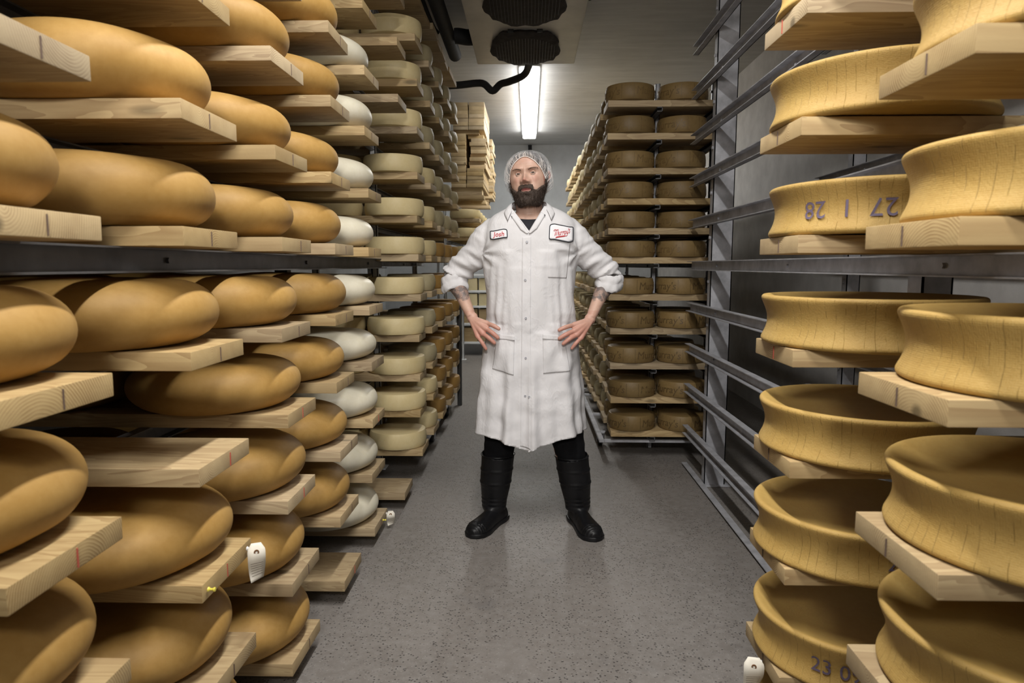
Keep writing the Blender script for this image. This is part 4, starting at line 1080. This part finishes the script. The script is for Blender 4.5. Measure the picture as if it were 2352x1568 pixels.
bmesh.ops.bisect_plane(bm, geom=bm.faces[:] + bm.edges[:] + bm.verts[:], plane_co=(0, 0, 1.568), plane_no=(0, 0, 1), dist=1e-5)
kill = [f for f in bm.faces if vcut(f.calc_center_median()) or (f.normal.z < -.5 and 1.15 < f.calc_center_median().z < 1.222 and abs(f.calc_center_median().x) > .30)]
bmesh.ops.delete(bm, geom=kill, context='FACES')
for v in bm.verts:
    if v.is_boundary and v.co.z < .56: v.co.z = hemz(v.co.x)
bm.normal_update()
cbvh = BVHTree.FromBMesh(bm)
coat = pfinish(bm, 'lab_coat', M['coat'], recalc=False)
sm = coat.modifiers.new('t', 'SOLIDIFY'); sm.thickness = .0035; sm.offset = -1
def front(x, z, off=.0):
    h, n_, i_, d_ = cbvh.ray_cast(Vector((x, 2.6, z)), Vector((0, 1, 0)))
    if h is None: return Vector((x, 3.2, z))
    return h + (n_ if n_.y < 0 else -n_) * off
def patch_grid(bm, corners, nu, nv, off, smooth_off=.0, edge=0.0, mi=0, puffy=0.0):
    (x0, z0), (x1, z1), (x2, z2), (x3, z3) = corners       # bl, br, tr, tl
    G = []
    for j in range(nv + 1):
        v_ = j / nv; row = []
        for i in range(nu + 1):
            u = i / nu
            x = (x0 * (1 - u) + x1 * u) * (1 - v_) + (x3 * (1 - u) + x2 * u) * v_; z = (z0 * (1 - u) + z1 * u) * (1 - v_) + (z3 * (1 - u) + z2 * u) * v_
            o_ = off + puffy * sin(pi * u) * sin(pi * min(1, v_ * 1.0)) ** .5
            p = front(x, z, 0); row.append(Vector((p.x, p.y - o_, p.z)))
        G.append(row)
    for _ in range(2):                                     # relax depth so the cloth bridges small folds
        H = [[g.copy() for g in r] for r in G]
        for j in range(nv + 1):
            for i in range(nu + 1):
                nb = [H[a][b].y for a, b in ((j - 1, i), (j + 1, i), (j, i - 1), (j, i + 1)) if 0 <= a <= nv and 0 <= b <= nu]
                G[j][i].y = min(H[j][i].y, .5 * H[j][i].y + .5 * sum(nb) / len(nb))
    V = [[bm.verts.new(p) for p in r] for r in G]
    for j in range(nv):
        for i in range(nu):
            f = bm.faces.new((V[j][i], V[j][i + 1], V[j + 1][i + 1], V[j + 1][i])); f.material_index = mi
    return V
def sub(bm, name, mat, parent=coat, thick=.0018, smooth=True):
    for f in bm.faces: pass
    bmesh.ops.recalc_face_normals(bm, faces=bm.faces)
    s_ = sum(f.normal.y for f in bm.faces)
    if s_ > 0: bmesh.ops.reverse_faces(bm, faces=bm.faces)
    o = pfinish(bm, name, mat, parent, smooth, recalc=False)
    if thick: q = o.modifiers.new('t', 'SOLIDIFY'); q.thickness = thick; q.offset = -1
    return o
# front placket
bm = bmesh.new(); patch_grid(bm, [(-.038, .452), (.008, .440), (.010, 1.425), (-.032, 1.42)], 6, 150, .0016); sub(bm, 'placket', M['coat'])
# patch pockets
def pocket(cs, nm):
    bm = bmesh.new(); patch_grid(bm, cs, 26, 36, .004, puffy=.009); o = sub(bm, nm, M['coat'], thick=.002)
    (x0, z0), (x1, z1), (x2, z2), (x3, z3) = cs
    bm = bmesh.new(); patch_grid(bm, [(x3, z3 - .022), (x2, z2 - .022), (x2, z2), (x3, z3)], 26, 5, .0115); q = sub(bm, 'pocket_hem', M['coat'], thick=.002)
pocket([(-.172, .806), (-.070, .784), (-.066, .966), (-.150, .972)], 'pocket')
pocket([(.068, .790), (.195, .800), (.165, .966), (.064, .975)], 'pocket')
bm = bmesh.new(); patch_grid(bm, [(.088, 1.236), (.176, 1.232), (.192, 1.395), (.090, 1.392)], 18, 30, .0025, puffy=.002); sub(bm, 'chest_pocket', M['coat'], thick=.0015)
# snaps
for (x, z) in ((-.010, 1.398), (-.017, 1.225), (-.014, 1.049), (-.014, .864), (-.016, .686), (.002, .684)):
    p = front(x, z); bm = bmesh.new(); r = .0052
    lathe(bm, [(r * .62, 0), (r, 0), (r, .0022), (r * .8, .003), (r * .62, .0018)], 20, cap=False); lathe(bm, [(.0001, .0008), (r * .6, .0008)], 12, cap=False)
    bmesh.ops.transform(bm, matrix=Matrix.Translation((p.x, p.y - .004, p.z)) @ Matrix.Rotation(pi / 2, 4, 'X'), verts=bm.verts)
    pfinish(bm, 'snap', M['steel2'] if 'steel2' in M else M['steel'], coat)
# collar
def collar():
    bm = bmesh.new()
    top = [(-.078, 3.222, 1.545), (-.082, 3.262, 1.572), (-.078, 3.32, 1.590), (-.055, 3.375, 1.600), (0, 3.405, 1.606), (.055, 3.375, 1.602), (.078, 3.32, 1.592), (.083, 3.262, 1.576), (.080, 3.222, 1.552)]
    low = [(-.100, 3.188, 1.498), (-.118, 3.235, 1.534), (-.112, 3.32, 1.556), (-.075, 3.39, 1.560), (0, 3.418, 1.562), (.078, 3.39, 1.560), (.114, 3.32, 1.556), (.122, 3.235, 1.536), (.104, 3.188, 1.500)]
    a = spline(top, 5); b = spline(low, 5); n = len(a); R = []
    for j in range(7):
        t = j / 6; row = []
        for k in range(n):
            p = a[k].lerp(b[k], t); p += Vector((0, -.004, .005)) * sin(pi * t)
            row.append(bm.verts.new(p))
        R.append(row)
    for j in range(6):
        for k in range(n - 1): bm.faces.new((R[j][k], R[j][k + 1], R[j + 1][k + 1], R[j + 1][k]))
    o = pfinish(bm, 'collar', M['coat'], coat); q = o.modifiers.new('t', 'SOLIDIFY'); q.thickness = .003
    # inner stand
    bm = bmesh.new(); c = spline([Vector(p) * 1 for p in [(-.072, 3.228, 1.520), (-.078, 3.27, 1.545), (-.074, 3.325, 1.555), (-.05, 3.372, 1.562), (0, 3.398, 1.565), (.05, 3.372, 1.562), (.074, 3.325, 1.555), (.079, 3.27, 1.545), (.074, 3.228, 1.525)]], 5)
    V1 = [bm.verts.new(p) for p in a]; V2 = [bm.verts.new(p) for p in c]
    for k in range(n - 1): bm.faces.new((V1[k], V1[k + 1], V2[k + 1], V2[k]))
    o = pfinish(bm, 'collar_stand', M['coat'], coat); q = o.modifiers.new('t', 'SOLIDIFY'); q.thickness = .002
collar()
# open lapel bands along the neckline
def band(path, w, nm):
    bm = bmesh.new(); R = []
    pts = spline([(x, 0, z) for x, z in path], 8)
    for k, p in enumerate(pts):
        t = (pts[min(k + 1, len(pts) - 1)] - pts[max(0, k - 1)]).normalized(); nr = Vector((t.z, 0, -t.x)); 
        row = []
        for j in range(5):
            u = j / 4; ww = w * (.35 + .65 * min(1, k / 8)) ; x = p.x + nr.x * ww * u; z = p.z + nr.z * ww * u
            q = front(x + (.004 + .022 * (1 - u)) * (1 if w > 0 else -1), min(z, 1.555), 0); row.append(Vector((x, q.y - .0050 - .003 * sin(pi * u), z)))
        R.append(row)
    for j in range(5):
        for _ in range(6):
            ys = [r[j].y for r in R]
            for k in range(1, len(R) - 1): R[k][j].y = (ys[k - 1] + ys[k] + ys[k + 1]) / 3
    V = [[bm.verts.new(p) for p in r] for r in R]
    for k in range(len(V) - 1):
        for j in range(4): bm.faces.new((V[k][j], V[k + 1][j], V[k + 1][j + 1], V[k][j + 1]))
    sub(bm, nm, M['coat'], thick=.002)
band([(-.003, 1.440), (-.020, 1.468), (-.042, 1.500), (-.068, 1.538)], -.024, 'neckline_band')
band([(-.003, 1.440), (.014, 1.472), (.032, 1.502), (.054, 1.538)], .026, 'neckline_band')
for (x, z) in ((-.080, 1.514), (.071, 1.523), (.073, 1.519)):
    p = front(x, z); bm = bmesh.new(); ellip(bm, (x, p.y - .010, z), (.0022, .002, .0022), 10); pfinish(bm, 'snap', M['blacksteel'], coat)
# rolled cuffs
def cuff(c, ax, r):
    ax = Vector(ax).normalized(); c = Vector(c); bm = bmesh.new(); u = ax.cross(Vector((0, 1, 0))).normalized(); w = ax.cross(u); n = 64; R = []
    prof = [(.040, .93), (.033, 1.05), (.022, 1.10), (.010, 1.10), (.002, 1.06), (-.004, 1.09), (-.014, 1.13), (-.026, 1.12), (-.036, 1.06), (-.040, .99), (-.034, .93), (-.02, .90), (0, .89), (.02, .88)]
    for (h_, q) in prof:
        ring = []
        for i in range(n):
            a = 2 * pi * i / n; nz_ = noise.noise(Vector((cos(a) * 2.2 + c.x * 9, sin(a) * 2.2, h_ * 38))); hh = h_ + .009 * sin(a * 2 + c.x * 20) + .005 * noise.noise(Vector((cos(a) * 3, sin(a) * 3, c.x * 7)))
            rr = r * q * (1 + .10 * nz_)
            ring.append(bm.verts.new(c - ax * hh + (u * cos(a) + w * sin(a) * .92) * rr))
        R.append(ring)
    for k in range(len(R) - 1):
        for i in range(n): bm.faces.new((R[k][i], R[k][(i + 1) % n], R[k + 1][(i + 1) % n], R[k + 1][i]))
    o = pfinish(bm, 'rolled_cuff', M['coat'], coat)
cuff((-.366, 3.362, 1.208), (.10, -.10, -1), .060)
cuff((.390, 3.362, 1.205), (-.14, -.10, -1), .062)
# hem stitching band
# --- patches
M['patchwhite'] = simple('patch_white', (.78, .77, .79), .8); M['patchblack'] = simple('patch_border', (.02, .022, .03), .8); M['red'] = simple('red_embroidery', (.50, .045, .05), .7)
def patch(cx, cz, w, h, rot, nm, lab, warp):
    o_ = []
    def rr(u, v_):
        x = u * w / 2; z = v_ * h / 2 + warp * sin(u * 3.0) * h * .06
        return (cx + x * cos(rot) - z * sin(rot), cz + x * sin(rot) + z * cos(rot))
    def outline(k, sc):
        out = []
        for i in range(k):
            a = 2 * pi * i / k; c_, s_ = cos(a), sin(a); e = .22
            out.append((sc[0] * abs(c_) ** e * (1 if c_ > 0 else -1), sc[1] * abs(s_) ** e * (1 if s_ > 0 else -1)))
        return out
    base = None
    def surf(x, z, off):
        ys = [front(x + dx, z + dz).y for dx in (-.012, 0, .012) for dz in (-.012, 0, .012)]; ys.sort()
        return Vector((x, ys[2] - off, z))
    bm = bmesh.new(); K = 72; R = []
    for q in (0.02, .4, .8, 1.0):
        R.append([bm.verts.new(surf(*rr(a * q, b * q), .0050)) for a, b in outline(K, (1, 1))])
    for k in range(len(R) - 1):
        for i in range(K): bm.faces.new((R[k][i], R[k][(i + 1) % K], R[k + 1][(i + 1) % K], R[k + 1][i]))
    bm.faces.new(R[0]); o = sub(bm, nm, M['patchwhite'], thick=.001)
    if lab: o['label'] = lab
    bm = bmesh.new(); pts = [surf(*rr(a, b), .0052) for a, b in outline(K, (1, 1))]; tube(bm, pts + [pts[0]], (.0022), 8, cap=False)
    bmesh.ops.translate(bm, verts=bm.verts, vec=-PO + Vector((0, 0, 0))); finish(bm, 'border', M['patchblack'], coat).name = 'patch_border'
    return rr, surf, o
def letter(s_, cx, cz, size, shear, rot, off, mat, surf, wid=1.0, weight=0.0):
    me = text_mesh(s_, size, shear, weight, .0003); bm = bmesh.new(); bm.from_mesh(me); bpy.data.meshes.remove(me)
    for v in bm.verts:
        x, y, d = v.co; x *= wid
        p = surf(cx + x * cos(rot) - y * sin(rot), cz + x * sin(rot) + y * cos(rot), off + .0006 + d); v.co = p
    o = pfinish(bm, 'lettering', mat, coat, smooth=False, recalc=False); return o
rr, surf, p1 = patch(-.141, 1.4345, .080, .038, .05, 'name_patch', 'small white patch with red lettering and a black border', 1.2)
letter('Josh', -.140, 1.434, .030, .18, .06, .0056, M['red'], surf, 1.0, .0003)
rr, surf, p2 = patch(.150, 1.440, .113, .070, -.05, 'logo_patch', 'larger white patch with a red script logo and black border', -1)
# script logo drawn as strokes
def stroke(pts, w, cx=.150, cz=1.442, sc=1.0, rot=.16):
    out = []
    for x, z in pts:
        x *= sc; z *= sc; x += z * .28
        out.append(surf(cx + x * cos(rot) - z * sin(rot), cz + x * sin(rot) + z * cos(rot), .0064))
    q = spline(out, 5); n = len(q)
    tube(bm, q, [w * (.55 + .6 * abs(sin(i * .37 + len(pts)))) for i in range(n)], 6)
bm = bmesh.new(); W_ = .0013
stroke([(-.034, .010), (-.038, .014), (-.034, .018), (-.029, .014), (-.030, .002), (-.031, -.010)], W_)                # M with its curl
stroke([(-.030, .012), (-.026, .016), (-.0235, .012), (-.024, 0), (-.0245, -.010)], W_)
stroke([(-.0235, .012), (-.0195, .016), (-.0165, .011), (-.017, 0), (-.0165, -.008), (-.0145, -.010)], W_)
stroke([(-.0125, .004), (-.013, -.006), (-.010, -.010), (-.007, -.006), (-.0065, .004), (-.0065, -.006), (-.0045, -.010)], W_)   # u
stroke([(-.0025, .004), (-.0025, -.010)], W_); stroke([(-.0025, -.002), (0, .004), (.003, .003)], W_)                    # r
stroke([(.0055, .004), (.0055, -.010)], W_); stroke([(.0055, -.002), (.008, .004), (.011, .003)], W_)                    # r
stroke([(.0185, .003), (.014, .004), (.012, -.004), (.0145, -.010), (.0185, -.004), (.019, .004), (.019, -.006), (.021, -.010)], W_)   # a
stroke([(.0235, .004), (.0235, -.005), (.0265, -.008), (.0295, -.003)], W_); stroke([(.030, .004), (.0295, -.010), (.026, -.018), (.020, -.018)], W_)   # y
stroke([(.032, .014), (.031, .009)], W_); stroke([(.0405, .008), (.037, .010), (.035, .006), (.039, .001), (.0385, -.005), (.034, -.005)], W_)       # 's
pfinish(bm, 'lettering', M['red'], coat, recalc=False)
bm = bmesh.new()
G = []
for i in range(20):
    u = i / 19; x = -.026 + .046 * u; zt_ = -.0145 + (-.0015 if u < .1 else 0); pts = []
    for z in (zt_, zt_ - .0062):
        xx = x + z * .28; pts.append(bm.verts.new(surf(.150 + xx * cos(.16) - z * sin(.16), 1.442 + xx * sin(.16) + z * cos(.16), .0060)))
    G.append(pts)
for a_, b_ in zip(G, G[1:]): bm.faces.new((a_[0], a_[1], b_[1], b_[0]))
sub(bm, 'lettering', M['red'], thick=.0004)
